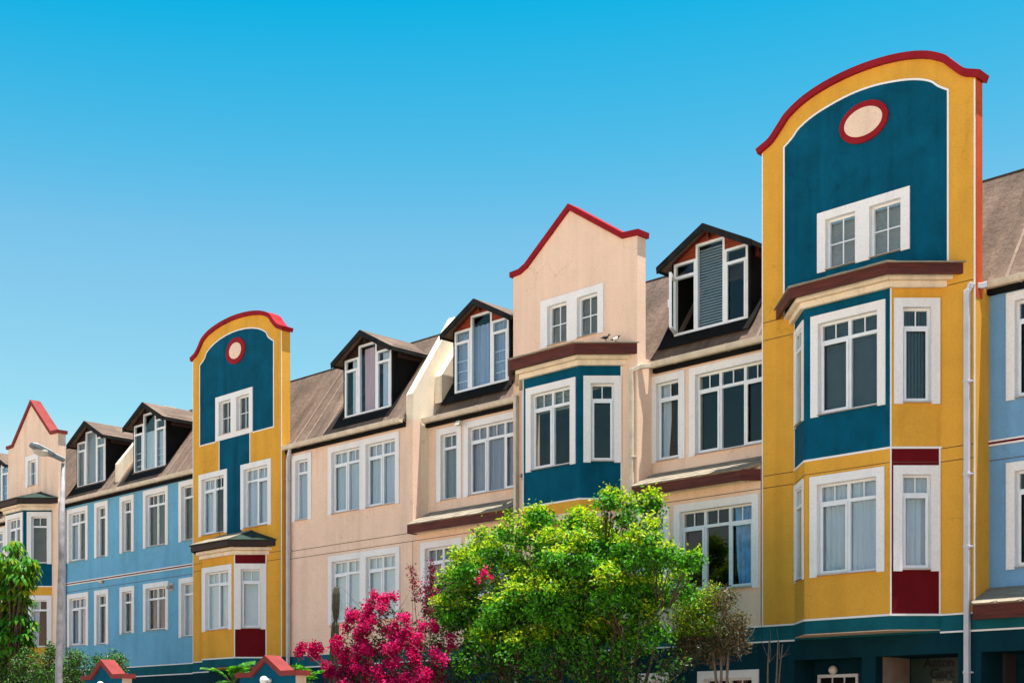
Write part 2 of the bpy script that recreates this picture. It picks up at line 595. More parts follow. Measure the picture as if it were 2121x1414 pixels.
WSEED = [0]
def window(house, fr, outer, holes, weights=(1,), case=(), cover=None, openings=None, cross=False, full=False, trim=.155, covers=None, push=0.0):
    """A window: white surround in relief, sill, painted frame, glass and what hangs behind it.
    outer = (s0, s1, z0, z1) of the surround."""
    S0, S1, Z0, Z1 = outer
    if openings is None:
        openings = [(S0 + trim, S1 - trim)]
    oz1 = Z1 - trim
    oz0 = Z0 + (trim if full else .035)
    fb, gb, sb, lb = MB(), MB(), MB(), MB()
    for a, b in openings:
        holes.append(rect(a - .012, b + .012, oz0 - .014, oz1 + .012))
        # reveal lining
        lb.box(fr, a - .0115, a, oz0, oz1, -.14, .001)
        lb.box(fr, b, b + .0115, oz0, oz1, -.14, .001)
        lb.box(fr, a - .0115, b + .0115, oz1, oz1 + .0115, -.14, .001)
        sb.box(fr, a - .008, b + .008, oz0 - .013, oz0, -.14, .05)
        frame_lights(fb, gb, Fr(fr.o + fr.n * push, fr.e, fr.n), a, b, oz0, oz1, weights, case, cross)
    w0, w1 = .0015, .028
    if full:
        lb.prism(fr, rect(S0, S1, Z0, Z1), w0, w1, 0, [rect(a, b, oz0, oz1) for a, b in openings])
    else:
        poly = [(S0, Z0), (S0, Z1), (S1, Z1), (S1, Z0)]
        for a, b in reversed(openings):
            poly += [(b, Z0), (b, oz1), (a, oz1), (a, Z0)]
        lb.prism(fr, poly, w0, w1)
    o = fb.build('window', FRAME, house)
    lb.build('surround', WHITE, o)
    sb.build('sill', SILL, o)
    gb.build('pane', GLASS, o)
    for i, (a, b) in enumerate(openings):
        WSEED[0] += 1
        kk = covers[i] if covers else cover
        covering(o, fr, a, b, oz0, oz1, kk, WSEED[0])
    return o

# ------------------------------------------------------------------ house pieces
RIDGE_RUN, SLOPE = 1.86, 1.405
TH = math.atan(SLOPE)

def roof_frame(y, z=9.27):
    return Fr((0, y, z), (1, 0, 0), (0, -math.sin(TH), math.cos(TH)), (0, math.cos(TH), math.sin(TH)))

def shell(house, u0, u1, y_low, party=(True, True), y_roof=None):
    """Back wall, party walls, floors and flat roof top that close the house."""
    yr = (y_low if y_roof is None else y_roof)
    m = MB()
    m.box(f0, u0, u1, 0, 11.8, -9.2, -9.0)
    m.build('rear_wall', CREAM, house)
    m = MB()
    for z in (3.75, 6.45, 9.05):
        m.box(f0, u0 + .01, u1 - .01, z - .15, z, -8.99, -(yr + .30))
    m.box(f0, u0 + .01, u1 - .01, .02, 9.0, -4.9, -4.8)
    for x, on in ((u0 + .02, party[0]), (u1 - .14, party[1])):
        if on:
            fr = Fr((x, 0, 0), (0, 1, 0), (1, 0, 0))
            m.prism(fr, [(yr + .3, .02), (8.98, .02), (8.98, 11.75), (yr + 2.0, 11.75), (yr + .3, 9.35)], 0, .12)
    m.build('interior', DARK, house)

def main_roof(house, u0, u1, y_wall, dormers=(), ribs=True, z=9.27, gut=True, gu=None):
    ye = y_wall - .1
    fr = roof_frame(ye, z)
    L = RIDGE_RUN / math.cos(TH)
    m = MB()
    holes = [rect(c - .90, c + .90, .66, 2.35) for c in dormers]
    m.prism(fr, rect(u0, u1, 0, L), -.09, 0, 0, holes)
    zt = z + RIDGE_RUN * SLOPE
    m.hexa([(u0, ye + RIDGE_RUN - .04, zt - .12), (u1, ye + RIDGE_RUN - .04, zt - .12), (u1, 9.25, zt - .12), (u0, 9.25, zt - .12)],
           [(u0, ye + RIDGE_RUN - .04, zt - .008), (u1, ye + RIDGE_RUN - .04, zt - .008), (u1, 9.25, zt + .02), (u0, 9.25, zt + .02)])
    r = m.build('roof', ROOF, house)
    if ribs:
        rr = random.Random(int(abs(u0) * 100))
        x = u0 + .35
        while x < u1 - .1:
            if all(abs(x - c) > 1.3 for c in dormers):
                m = MB()
                d = rr.uniform(-.05, .05)
                m.prism(fr, [(x - .03, .02), (x + .03, .02), (x + .025 + d, L - .02), (x - .025 + d, L - .02)], .001, .016)
                m.build('roof_seam', RIB, r)
            x += rr.uniform(.45, .75)
    g0, g1 = gu if gu else (u0, u1)
    m = MB()
    m.box(f0, g0, g1, 9.11, 9.235, -(y_wall - .002), -(y_wall - .10))
    m.build('fascia', BLACK, house)  # fascia board in black, the shadow under the gutter included in its tone
    m = MB()
    pf = Fr((g0, 0, 0), (0, 1, 0), (1, 0, 0))
    y = y_wall - .105
    m.prism(pf, [(y, 9.20), (y - .10, 9.20), (y - .125, 9.235), (y - .14, 9.31), (y - .128, 9.312), (y - .112, 9.24), (y - .092, 9.212), (y - .012, 9.212), (y - .012, 9.30), (y, 9.30)], 0, g1 - g0)
    x = g0 + .6
    while x < g1 - .2:
        m.prism(Fr((x, 0, 0), (0, 1, 0), (1, 0, 0)), [(y + .001, 9.19), (y - .106, 9.19), (y - .133, 9.23), (y - .147, 9.318), (y + .001, 9.318)], 0, .035)
        x += 1.35
    m.build('gutter', GUTTER, house)
    return fr

def dormer(house, c, y_wall, dz=0.0, kind='sheer', tone=None, open_left=False, roof_ridge=True):
    ye = y_wall - .1
    yf = ye + .40
    fr = Fr((c, yf, dz))
    tone = tone or WOOD
    zb, zs, zc, zt = 9.80, 11.30, 11.58, 11.0
    hw, hc = .935, .365
    za, zev = 11.80, 11.20
    # cheeks, posts, apron: the black painted body
    m = MB()
    for sg in (-1, 1):
        a, b = sorted((sg * .945, sg * 1.0))
        pf = Fr((c, 0, dz), (0, 1, 0), (1, 0, 0))
        m.prism(pf, [(yf, 9.55), (yf, 11.36), (yf + 1.2, 11.36), (yf + 1.2, 11.0)], a, b)
    m.box(fr, -.945, .945, 9.62, zb - .005, -.06, .0)
    rf = roof_frame(ye, 9.27 + dz)
    L0 = .30
    m.prism(rf, [(c - 1.20, L0), (c + 1.10, L0), (c + 1.13, .62), (c + 1.06, 2.35), (c + 1.003, 2.35), (c + 1.003, .60), (c - 1.003, .60), (c - 1.003, 2.2), (c - 1.06, 2.2), (c - 1.24, 1.1)], .001, .014)
    d = m.build('dormer', BLACK, house)
    # gable boards
    m = MB()
    zr = lambda x: 11.36 + (.945 - abs(x)) * .52
    m.prism(fr, [(-.944, zs), (-hc, zs), (-hc, zr(hc)), (-.944, 11.36)], -.05, -.004)
    m.prism(fr, [(hc, zs), (.944, zs), (.944, 11.36), (hc, zr(hc))], -.05, -.004)
    m.prism(fr, [(-hc, zc), (hc, zc), (hc, zr(hc)), (0, zr(0)), (-hc, zr(hc))], -.05, -.004)
    m.build('gable_boards', GABLE if tone is WOOD else WOODD, d)
    m = MB()
    for sg in (-1, 1):
        m.prism(fr, [(sg * .0, 11.85), (sg * .0, 11.785), (sg * .945, 11.298), (sg * .945, 11.36)], .001, .05)
        a, b = sorted((sg * 1.003, sg * 1.085))
        m.box(fr, a, b, 11.05, 11.24, -1.35, -.15)
    m.box(fr, -.03, .03, 11.60, 11.78, .052, .11)
    m.build('rafter', WOOD if tone is WOOD else WOODD, d)
    # dormer roof
    m = MB()
    for sg in (-1, 1):
        pts = [fr.p(0, za + .075, .24), fr.p(sg * 1.19, zev + .05, .24), fr.p(sg * 1.19, zev + .05, -1.62), fr.p(0, za + .075, -2.0)]
        m.poly3(pts, (0, 0, -.05))
    m.build('dormer_roof', ROOF, d)
    m = MB()
    for sg in (-1, 1):
        m.prism(fr, [(0, za + .07), (0, za - .075), (sg * 1.19, zev - .09), (sg * 1.205, zev + .045)], .2405, .275)
        m.hexa([fr.p(sg * 1.19, zev - .06, .235), fr.p(sg * 1.205, zev - .06, .235), fr.p(sg * 1.205, zev - .06, -1.5), fr.p(sg * 1.19, zev - .06, -1.5)],
               [fr.p(sg * 1.19, zev + .04, .235), fr.p(sg * 1.205, zev + .04, .235), fr.p(sg * 1.205, zev + .04, -1.5), fr.p(sg * 1.19, zev + .04, -1.5)])
    m.build('barge_board', BARGE, d)
    # window
    fb, gb = MB(), MB()
    t = .05
    wb, wf = -.06, .012
    def light(a, b, z0, z1, trans, skip=False):
        fb.box(fr, a, a + t, z0, z1, wb, wf)
        fb.box(fr, b - t, b, z0, z1, wb, wf)
        fb.box(fr, a + t, b - t, z0, z0 + t, wb, wf)
        fb.box(fr, a + t, b - t, z1 - t, z1, wb, wf)
        if trans:
            fb.box(fr, a + t, b - t, zt - .03, zt + .03, wb, wf + .003)
            gb.box(fr, a + t * .6, b - t * .6, zt, z1 - t * .6, -.02, -.014)
            if not skip:
                gb.box(fr, a + t * .6, b - t * .6, z0 + t * .6, zt - .004, -.02, -.014)
                q = .035
                fb.box(fr, a + t - .01, a + t + q, z0 + t, zt - .03, wf + .001, wf + .015)
                fb.box(fr, b - t - q, b - t + .01, z0 + t, zt - .03, wf + .001, wf + .015)
        else:
            gb.box(fr, a + t * .6, b - t * .6, z0 + t * .6, z1 - t * .6, -.02, -.014)
    light(-hw, -hc - .001, zb, zs, True, open_left)
    light(-hc, hc, zb, zc, False)
    light(hc + .001, hw, zb, zs, True)
    if open_left:
        # the left casement swung outwards about its left edge
        an = math.radians(62)
        of = Fr(fr.p(-hw + .03, 0, wf + .01), (math.cos(an), -math.sin(an), 0), (-math.sin(an), -math.cos(an), 0))
        fb.box(of, 0, .05, zb + .03, zt - .03, -.03, .02)
        fb.box(of, .49, .54, zb + .03, zt - .03, -.03, .02)
        fb.box(of, .05, .49, zb + .03, zb + .08, -.03, .02)
        fb.box(of, .05, .49, zt - .08, zt - .03, -.03, .02)
        fb.box(of, .50, .52, zb + .45, zb + .62, .02, .05)
        gb.box(of, .04, .50, zb + .06, zt - .06, -.008, -.002)
    wdo = fb.build('window', FRAME, d)
    gb.build('pane', GLASS, d)
    cb = MB()
    r = random.Random(int(abs(c) * 31))
    sd = r.randint(0, 99)
    if kind == 'pink':
        curtain_mesh(cb, fr, -hc + .12, hc - .02, zb, zc - .1, -.10, .018, .1, sd, mi=1)
        curtain_mesh(cb, fr, -hw + .22, -hc - .05, zb, zs, -.10, .02, .12, sd + 1)
        curtain_mesh(cb, fr, hc + .10, hw - .06, zb, zs - .05, -.10, .02, .12, sd + 2)
        cb.build('curtain', [SHEER, PINK], d, fix=False)
    elif kind == 'sheer':
        curtain_mesh(cb, fr, -hw + .05, -hc, zb, zs, -.10, .018, .14, sd)
        curtain_mesh(cb, fr, -hc + .03, hc - .03, zb, zc - .25, -.12, .03, .16, sd + 1)
        curtain_mesh(cb, fr, hc, hw - .05, zb, zs, -.10, .018, .14, sd + 2)
        cb.build('curtain', plainblue, d, fix=False)
        cb = MB()
        for z in (.25, .5, .75):
            for sg in (-1, 1):
                a, b = sorted((sg * (hc + .05), sg * (hw - .06)))
                cb.box(fr, a, b, zb + z, zb + z + .018, -.055, -.04)
        cb.build('burglar_bar', FRAME, d)
    elif kind == 'half':
        curtain_mesh(cb, fr, -hc + .03, hc - .03, zb, zc - .55, -.10, .02, .13, sd)
        curtain_mesh(cb, fr, hc + .05, hw - .04, zb, zs - .35, -.10, .02, .13, sd + 2)
        cb.build('curtain', SHEER, d, fix=False)
        cb = MB()
        for z in (.2, .4, .6):
            for sg in (-1, 1):
                a, b = sorted((sg * (hc + .05), sg * (hw - .06)))
                cb.box(fr, a, b, zb + z, zb + z + .018, -.055, -.04)
        cb.build('burglar_bar', FRAME, d)
    elif kind == 'blind':
        cb.box(fr, -hw + .05, -hc - .04, zb + .05, zs - .03, -.075, -.07)
        cb.box(fr, -hc + .05, hc - .05, zb + .05, zc - .05, -.075, -.07)
        cb.box(fr, hc + .04, hw - .05, zb + .05, zs - .05, -.075, -.07)
        cb.build('blind', GREYC, d)
    elif kind == 'slats':
        slats(cb, fr, -hc + .04, hc - .04, zb + .05, zc - .12, -.07, .058)
        cb.build('blind', SLAT, d)
    return d

plainblue = plain('blue_white_curtain', (.30, .37, .52), .9, .10, 3, stretch=(8, 8, .4))

def canopy(house, u0, u1, y_top, y_eave, z_top, z_eave, z_fb, chamfer=0.0, green=False):
    """A lean-to slate canopy with a stained timber fascia."""
    m = MB()
    dy, dz = y_top - y_eave, z_top - z_eave
    L = math.hypot(dy, dz)
    up = Vector((0, dy / L, dz / L))
    fr = Fr((0, y_eave, z_eave), (1, 0, 0), (0, -dz / L, dy / L), up)
    ch = chamfer
    poly = [(u0, 0), (u1 - ch, 0), (u1, ch * 1.1), (u1, L), (u0, L)] if ch else [(u0, 0), (u1, 0), (u1, L), (u0, L)]
    m.prism(fr, poly, -.05, 0)
    r = random.Random(int(abs(u0) * 10))
    row = 0
    t = -.03
    while t < L - .08:
        s = u0 - .04 - (.22 if row % 2 else 0)
        h = .32
        while s < u1 + .02:
            a, b = max(s + .004, u0 - .04), min(s + .436, u1 + .02)
            if b - a > .06:
                q = [(a, min(t + h, L - .002)), (a, t + .07), (a + .07, t), (b - .07, t), (b, t + .07), (b, min(t + h, L - .002))]
                if b - a < .2:
                    q = [(a, min(t + h, L - .002)), (a, t + .01), (b, t + .01), (b, min(t + h, L - .002))]
                if not (ch and b > u1 - ch and t < ch):
                    lift = .006 + .010 * (row % 2) + r.uniform(0, .002)
                    i = len(m.v)
                    m.prism(fr, q, .001, lift + .002, 1 if (green and r.random() < .5) else 0)
                    # tilt: lower edge of each slate sits proud
                    n = len(q)
                    for j, (ss, tt) in enumerate(q):
                        kx = .55 * (1 - (tt - t) / h)
                        m.v[i + n + j] = tuple(fr.p(ss, tt, .004 + .018 * kx + r.uniform(0, .002)))
            s += .44
        t += .20
        row += 1
    c = m.build('canopy', [SHING, SHINGG], house)
    m = MB()
    p = Fr((u0, 0, 0), (0, 1, 0), (1, 0, 0))
    m.box(f0, u0, u1 - ch, z_fb, z_eave - .012, -(y_eave + .05), -(y_eave + .01))
    m.box(f0, u0, u0 + .05, z_fb, z_eave - .012, -(y_top - .52), -(y_eave + .051))
    if ch:
        a, b = Vector((u1 - ch, y_eave + .01, 0)), Vector((u1, y_eave + ch, 0))
        e = (b - a).normalized()
        m.box(Fr(a, e, (e.y, -e.x, 0)), .001, (b - a).length, z_fb + .0, z_eave - .0, -.04, 0)
    m.build('fascia_board', WOOD, c)
    m = MB()
    m.box(f0, u0 + .05, u1 - ch * 1.2, z_fb + .02, z_fb + .04, -(y_top - .5), -(y_eave + .051))
    m.build('soffit', CREAM, c)
    return c

def offs(b, o):
    """The bay's outline pushed outwards by o."""
    uL, ufl, ufr, uR, yw, yf = b
    return [(uL - o / R2, yw), (ufl - .4142 * o, yf - o), (ufr + .4142 * o, yf - o), (uR + o / R2, yw)]

def band(m, b, o0, o1, z0, z1, mi=0, segs=(0, 1, 2)):
    A, B = offs(b, o0), offs(b, o1)
    for i in segs:
        q = [A[i], A[i + 1], B[i + 1], B[i]]
        m.hexa([(x, y, z0) for x, y in q], [(x, y, z1) for x, y in q], mi)

def bay(house, b, zones, mats, holes_by_face, z_fascia, z_ftop, rise, corn, soffit_mat, lines, cornmat=None, roofmat=None, slate=None):
    uL, ufl, ufr, uR, yw, yf = b
    L = (uR - ufr) / R2
    frs = [Fr((uL, yw, 0), (R2, -R2, 0), (-R2, -R2, 0)), Fr((ufl, yf, 0)), Fr((ufr, yf, 0), (R2, R2, 0), (R2, -R2, 0))]
    lens = [L, ufr - ufl, L]
    m = MB()
    for i in range(3):
        fr = frs[i]
        for z0, z1, mi in zones[i]:
            hs = [h for h in holes_by_face[i] if h[0][1] > z0 and h[2][1] < z1]
            m.prism(fr, rect(0, lens[i], z0, z1), -.2, 0, mi, hs)
    zb = min(z[0] for z in zones[1])
    o = offs(b, -.005)
    i = len(m.v)
    m.hexa([(x, y, zb - .012) for x, y in o], [(x, y, zb + .12) for x, y in o], len(mats))
    bo = m.build('bay', list(mats) + [soffit_mat], house)
    for z in lines:
        m = MB()
        band(m, b, .001, .016, z - .018, z + .018)
        m.build('white_line', LINE, bo)
    # cornice in two steps, boxed soffit, fascia and hipped slate roof
    m = MB()
    band(m, b, .001, .09, corn, corn + .11)
    band(m, b, .001, .17, corn + .111, corn + .20)
    if z_fascia - (corn + .20) > .01:
        band(m, b, .001, .24, corn + .201, z_fascia + .03)
    m.build('cornice', cornmat or CREAM, bo, bevel=.012)
    m = MB()
    band(m, b, .25, .295, z_fascia, z_ftop - .03)
    m.build('fascia_board', WOOD if roofmat is None else roofmat, bo)
    m = MB()
    P = offs(b, .335)
    q = .335 + (yw - yf)
    a0, a1 = (P[0][0] + q * 1.25, yw), (P[3][0] - q * 1.25, yw)
    zl, zh = z_ftop - .026, z_ftop - .026 + rise
    bot = [(x, y, zl) for x, y in P]
    A0, A1 = (a0[0], a0[1], zh), (a1[0], a1[1], zh)
    m.face([bot[0], bot[1], A0]); m.face([bot[1], bot[2], A1, A0]); m.face([bot[2], bot[3], A1])
    m.face([bot[0], A0, A1, bot[3]])
    lo = [(x, y, zl - .02) for x, y in P]
    m.face(lo)
    for j in range(4):
        m.face([bot[j], bot[(j + 1) % 4], lo[(j + 1) % 4], lo[j]])
    # slates: courses following the slopes
    def course(p, qv, r, s, n, mi):
        for j in range(n):
            t0 = j / n
            a = Vector(p).lerp(Vector(s), t0); c_ = Vector(qv).lerp(Vector(r), t0)
            d = (c_ - a)
            ln = d.length
            nn = max(1, int(ln / .4))
            for g in range(nn):
                x0 = a + d * ((g + .02) / nn); x1 = a + d * ((g + .98) / nn)
                up = (Vector(s) - Vector(p) if (Vector(s) - Vector(p)).length > .1 else Vector(r) - Vector(qv))
                mid = ((Vector(s) + Vector(r)) / 2 - (Vector(p) + Vector(qv)) / 2) / n
                m.poly3([x0, x1, x1 + mid * 1.0, x0 + mid * 1.0], (0, 0, .016 - .006 * (g % 2)), mi)
    course(bot[1], bot[2], A1, A0, 3, 1)  # front slope paler than the sides: its sunlit look put into the slates
    m.build('bay_roof', slate or [SHINGG, SHING], bo)
    return bo, frs

def downpipe(house, pts, half=.045, clips=(), mat=None, round_=False):
    m = MB()
    if round_:
        m.tube(pts, half, 10)
    else:
        for a, b in zip(pts[:-1], pts[1:]):
            a, b = Vector(a), Vector(b)
            t = (b - a).normalized()
            s = Vector((1, 0, 0)) if abs(t.z) > .9 else Vector((0, 0, 1))
            n = t.cross(s).normalized()
            s = n.cross(t).normalized()
            h = half
            a2, b2 = a - t * h, b + t * h
            m.hexa([a2 + s * h + n * h, a2 - s * h + n * h, a2 - s * h - n * h, a2 + s * h - n * h],
                   [b2 + s * h + n * h, b2 - s * h + n * h, b2 - s * h - n * h, b2 + s * h - n * h])
    for z in clips:
        x, y = pts[-1][0], pts[-1][1]
        h = half + .008
        m.hexa([(x - h, y - h, z), (x + h, y - h, z), (x + h, y + h, z), (x - h, y + h, z)],
               [(x - h, y - h, z + .05), (x + h, y - h, z + .05), (x + h, y + h, z + .05), (x - h, y + h, z + .05)])
        m.hexa([(x + h, y + .0, z + .01), (x + h + .04, y + .0, z + .01), (x + h + .04, y + .06, z + .01), (x + h, y + .06, z + .01)],
               [(x + h, y + .0, z + .04), (x + h + .04, y + .0, z + .04), (x + h + .04, y + .06, z + .04), (x + h, y + .06, z + .04)])
    return m.build('downpipe', mat or PIPE, house, bevel=.008)

def joints(house, y, u0, u1, zs, mat=None):
    m = MB()
    for z in zs:
        m.box(f0, u0, u1, z - .007, z + .007, -(y - .0002), -(y - .0025))
    return m.build('wall_joint', mat or JOINT, house)

def plinth(house, y, u0, u1, holes=(), top_line=True, green=TEALG, gap=None):
    """Ground floor: dark teal wall, lighter band and white lines."""
    fr = wallfr(y)
    m = MB()
    m.prism(fr, rect(u0, u1, 0, 3.35), -.25, 0, 0, [h for h in holes if h[2][1] < 3.35 and h[0][1] > .05])
    m.prism(fr, rect(u0, u1, 3.35, 3.65), -.25, 0, 1)
    o = m.build('ground_floor_wall', [TEALD, green], house)
    for a, b in ([(u0, gap[0]), (gap[1], u1)] if gap else [(u0, u1)]):
        m = MB()
        m.box(f0, a, b, 3.335, 3.365, -(y - .001), -(y - .018))
        if top_line:
            m.box(f0, a, b, 3.637, 3.667, -(y - .001), -(y - .018))
        m.build('white_line', LINE, o)
    return o

def smooth_curve(pts, n=6):
    out = []
    P = [Vector((a, b)) for a, b in pts]
    P = [P[0] * 2 - P[1]] + P + [P[-1] * 2 - P[-2]]
    for i in range(1, len(P) - 2):
        for j in range(n):
            t = j / n
            a, b, c, d = P[i - 1], P[i], P[i + 1], P[i + 2]
            q = .5 * ((2 * b) + (c - a) * t + (2 * a - 5 * b + 4 * c - d) * t * t + (3 * b - a - 3 * c + d) * t ** 3)
            out.append((q.x, q.y))
    out.append((P[-2].x, P[-2].y))
    return out

def coping(house, fr, line, thick, w0, w1, mat, ext=.06):
    """A projecting cap along the top line of a parapet."""
    P = [Vector(p) for p in line]
    P[0] = P[0] + (P[0] - P[1]).normalized() * ext
    P[-1] = P[-1] + (P[-1] - P[-2]).normalized() * ext
    top = []
    for i, p in enumerate(P):
        t0 = (P[i] - P[i - 1]).normalized() if i else (P[1] - P[0]).normalized()
        t1 = (P[i + 1] - P[i]).normalized() if i < len(P) - 1 else t0
        n0, n1 = Vector((-t0.y, t0.x)), Vector((-t1.y, t1.x))
        n = (n0 + n1).normalized()
        top.append(p + n * (thick / max(.5, n.dot(n0))))
    m = MB()
    for i in range(len(P) - 1):
        q = [P[i], P[i + 1], top[i + 1], top[i]]
        m.hexa([fr.p(a.x, a.y, w0) for a in q], [fr.p(a.x, a.y, w1) for a in q])
    o = m.build('coping', mat, house)
    bm = bmesh.new()
    bm.from_mesh(o.data)
    bmesh.ops.remove_doubles(bm, verts=bm.verts, dist=.0005)
    # drop the inner faces left between neighbouring pieces
    seen = {}
    for f in bm.faces:
        seen.setdefault(tuple(sorted(v.index for v in f.verts)), []).append(f)
    dead = [f for fs in seen.values() if len(fs) > 1 for f in fs]
    bmesh.ops.delete(bm, geom=dead, context='FACES')
    bmesh.ops.recalc_face_normals(bm, faces=bm.faces)
    bm.to_mesh(o.data)
    bm.free()
    return o

def strip(m, fr, line, half, w0, w1, mi=0):
    P = [Vector(p) for p in line]
    ns = []
    for i in range(len(P)):
        t0 = (P[i] - P[i - 1]).normalized() if i else (P[1] - P[0]).normalized()
        t1 = (P[i + 1] - P[i]).normalized() if i < len(P) - 1 else t0
        n0, n1 = Vector((-t0.y, t0.x)), Vector((-t1.y, t1.x))
        n = (n0 + n1).normalized()
        ns.append(n * (half / max(.5, n.dot(n0))))
    for i in range(len(P) - 1):
        q = [P[i] - ns[i], P[i + 1] - ns[i + 1], P[i + 1] + ns[i + 1], P[i] + ns[i]]
        m.hexa([fr.p(a.x, a.y, w0) for a in q], [fr.p(a.x, a.y, w1) for a in q], mi)

def ellipse(cx, cz, a, b, n=40):
    return [(cx + a * math.cos(2 * math.pi * i / n), cz + b * math.sin(2 * math.pi * i / n)) for i in range(n)]

# ------------------------------------------------------------------ the row of houses
def hole_u(a, b, z0, z1):
    return rect(a, b, z0, z1)

def sloped_top(house, u0, u1, ye):
    m = MB()
    fr = roof_frame(ye)
    L = RIDGE_RUN / math.cos(TH)
    m.prism(fr, rect(u0, u1, .05, L), -.09, 0)
    zt = 9.27 + RIDGE_RUN * SLOPE
    m.hexa([(u0, ye + RIDGE_RUN - .04, zt - .12), (u1, ye + RIDGE_RUN - .04, zt - .12), (u1, 9.25, zt - .12), (u0, 9.25, zt - .12)],
           [(u0, ye + RIDGE_RUN - .04, zt - .008), (u1, ye + RIDGE_RUN - .04, zt - .008), (u1, 9.25, zt + .02), (u0, 9.25, zt + .02)])
    return m.build('roof', ROOF, house)

def reveal_box(m, u0, u1, y0, y1, z0, z1, mi=0):
    m.box(f0, u0, u1, z0, z1, -y1, -y0, mi)

# --- peach house cut by the left edge of the picture
h = thing('terraced_house', 'peach terraced house beyond the pale gable, only dormer and wall strip showing', 'house', (-49.6, 0, 0))
H = []
fr = wallfr(.5)
window(h, fr, (-49.6, -48.7, 7.25, 9.06), H, cover='sheer')
window(h, fr, (-51.6, -49.75, 7.25, 9.06), H, (1, 1.05, 1), (0, 2), 'grey')
m = MB(); m.prism(fr, rect(-52, -47.21, 6.6, 9.27), -.25, 0, 0, H); m.build('wall', PEACH, h)
H = []
window(h, f0, (-51.5, -49.4, 4.42, 6.21), H, (1, 1.05, 1), (0, 2))
m = MB(); m.prism(f0, rect(-52, -47.21, 3.651, 6.8), -.25, 0, 0, H); m.build('wall', PEACH, h)
plinth(h, 0, -52, -47.21)
shell(h, -52, -47.21, 0, y_roof=.5)
main_roof(h, -52, -47.21, .5, (-50.0,))
dormer(h, -50.0, .5, .1, 'sheer')
canopy(h, -52, -47.25, .5, -.3, 7.02, 6.65, 6.43)

# --- peach gabled house, far left
h = thing('gabled_house', 'pale peach gabled house with steep faded red coping behind the street lamp', 'house', (-45.36, 0, 0), 'peach gabled houses')
fr = wallfr(-.1)
H = [hole_u(-46.3, -44.25, 4.2, 6.3), hole_u(-46.3, -44.25, 7.0, 9.0)]
window(h, fr, (-45.836, -44.91, 10.027, 11.099), H, cross=True, trim=.17, cover='grey')
line = [(-47.21, 11.56), (-46.82, 11.56), (-45.42, 12.86), (-44.0, 11.60), (-43.51, 11.58)]
m = MB(); m.prism(fr, [(-47.21, 3.651)] + line + [(-43.51, 3.651)], -.27, 0, 0, H); m.build('wall', PALE, h)
coping(h, fr, line, .11, -.31, .06, COPEG)
plinth(h, -.1, -47.21, -43.51, gap=(-46.617, -43.943))
b = (-46.617, -45.936, -44.624, -43.943, -.1, -.781)
HF = [[], [], []]
bfr = [Fr((b[0], b[4], 0), (R2, -R2, 0), (-R2, -R2, 0)), Fr((b[1], b[5], 0)), Fr((b[2], b[5], 0), (R2, R2, 0), (R2, -R2, 0))]
window(h, bfr[2], (.12, .955, 7.25, 9.0), HF[2], cover='darkslats')
window(h, bfr[2], (.12, .955, 4.44, 6.2), HF[2], cover='left')
window(h, bfr[1], (.02, 1.29, 7.25, 9.0), HF[1], (1, 1), (0,), 'grey')
window(h, bfr[1], (.02, 1.29, 4.44, 6.2), HF[1], (1, 1), (0,), 'grey')
window(h, bfr[0], (.08, .88, 7.25, 9.0), HF[0])
window(h, bfr[0], (.08, .88, 4.44, 6.2), HF[0])
Z = [(6.5, 9.3, 0), (3.65, 6.5, 1), (3.40, 3.65, 2)]
bay(h, b, [Z, Z, Z], [TEAL, YELLOW, TEALG], HF, 9.25, 9.46, .33, 9.05, PEACH, (6.5, 3.655), roofmat=WOODD)
m = MB(); m.box(f0, -43.75, -43.512, 0.01, 9.4, -.175, -.168); m.box(f0, -47.2, -46.95, .01, 9.4, -.5, -.169); m.build('side_wall', PALE, h)
shell(h, -47.2, -43.52, -.1, y_roof=.35)
sloped_top(h, -47.2, -43.52, .15)
downpipe(h, [(-43.62, .06, 9.15), (-43.45, .10, 9.0), (-43.45, .10, .05)], .035, (8.1, 5.6, 4.1), PIPE)

# --- blue house, left
h = thing('terraced_house', 'sky blue terraced house with two dark dormers and ten windows', 'house', (-39.4, 0, 0))
fr = wallfr(.17)
H = []
for (a, c, z0, z1, wt, cs, cv) in [
        (-43.40, -41.98, 7.25, 9.03, (1, 1), (0,), 'left'), (-41.54, -40.67, 7.25, 9.04, (1,), (), 'dim'), (-39.92, -39.05, 7.26, 9.04, (1,), (), 'dim'),
        (-38.49, -37.05, 7.28, 9.06, (1, 1), (), 'dim'), (-36.45, -35.33, 7.28, 9.08, (1,), (), 'dim'),
        (-43.38, -41.95, 4.45, 6.20, (1, 1), (0,), 'lilac'), (-41.54, -40.64, 4.43, 6.2, (1,), (), 'dim'), (-39.92, -39.03, 4.71, 6.19, (1,), (), 'dim'),
        (-38.49, -37.04, 4.715, 6.19, (1, 1), (), 'dim'), (-36.44, -35.33, 4.43, 6.2, (1,), (), 'sheer')]:
    window(h, fr, (a, c, z0, z1), H, wt, cs, cv)
m = MB(); m.prism(fr, rect(-43.51, -35.2, 3.651, 9.27), -.25, 0, 0, H); m.build('wall', BLUE, h)
m = MB(); m.box(fr, -43.51, -35.2, 6.50, 6.60, .001, .025, 0); m.box(fr, -43.51, -35.2, 6.533, 6.567, .0255, .034, 1); m.build('string_course', [LINE, RED], h)
joints(h, .17, -43.51, -35.2, (6.285,))
plinth(h, .17, -43.51, -35.2)
shell(h, -43.51, -35.2, .17)
main_roof(h, -43.51, -35.2, .17, (-42.33, -38.64))
dormer(h, -42.33, .17, -.02, 'blind', WOODD)
dormer(h, -38.64, .17, -.02, 'half', WOODD)
m = MB()
m.prism(Fr((-40.46, 0, 0), (0, 1, 0), (1, 0, 0)), [(.30, 9.55), (.30, 10.18), (1.98, 12.30), (2.4, 12.30), (2.4, 11.6), (1.8, 11.6)], 0, .2)
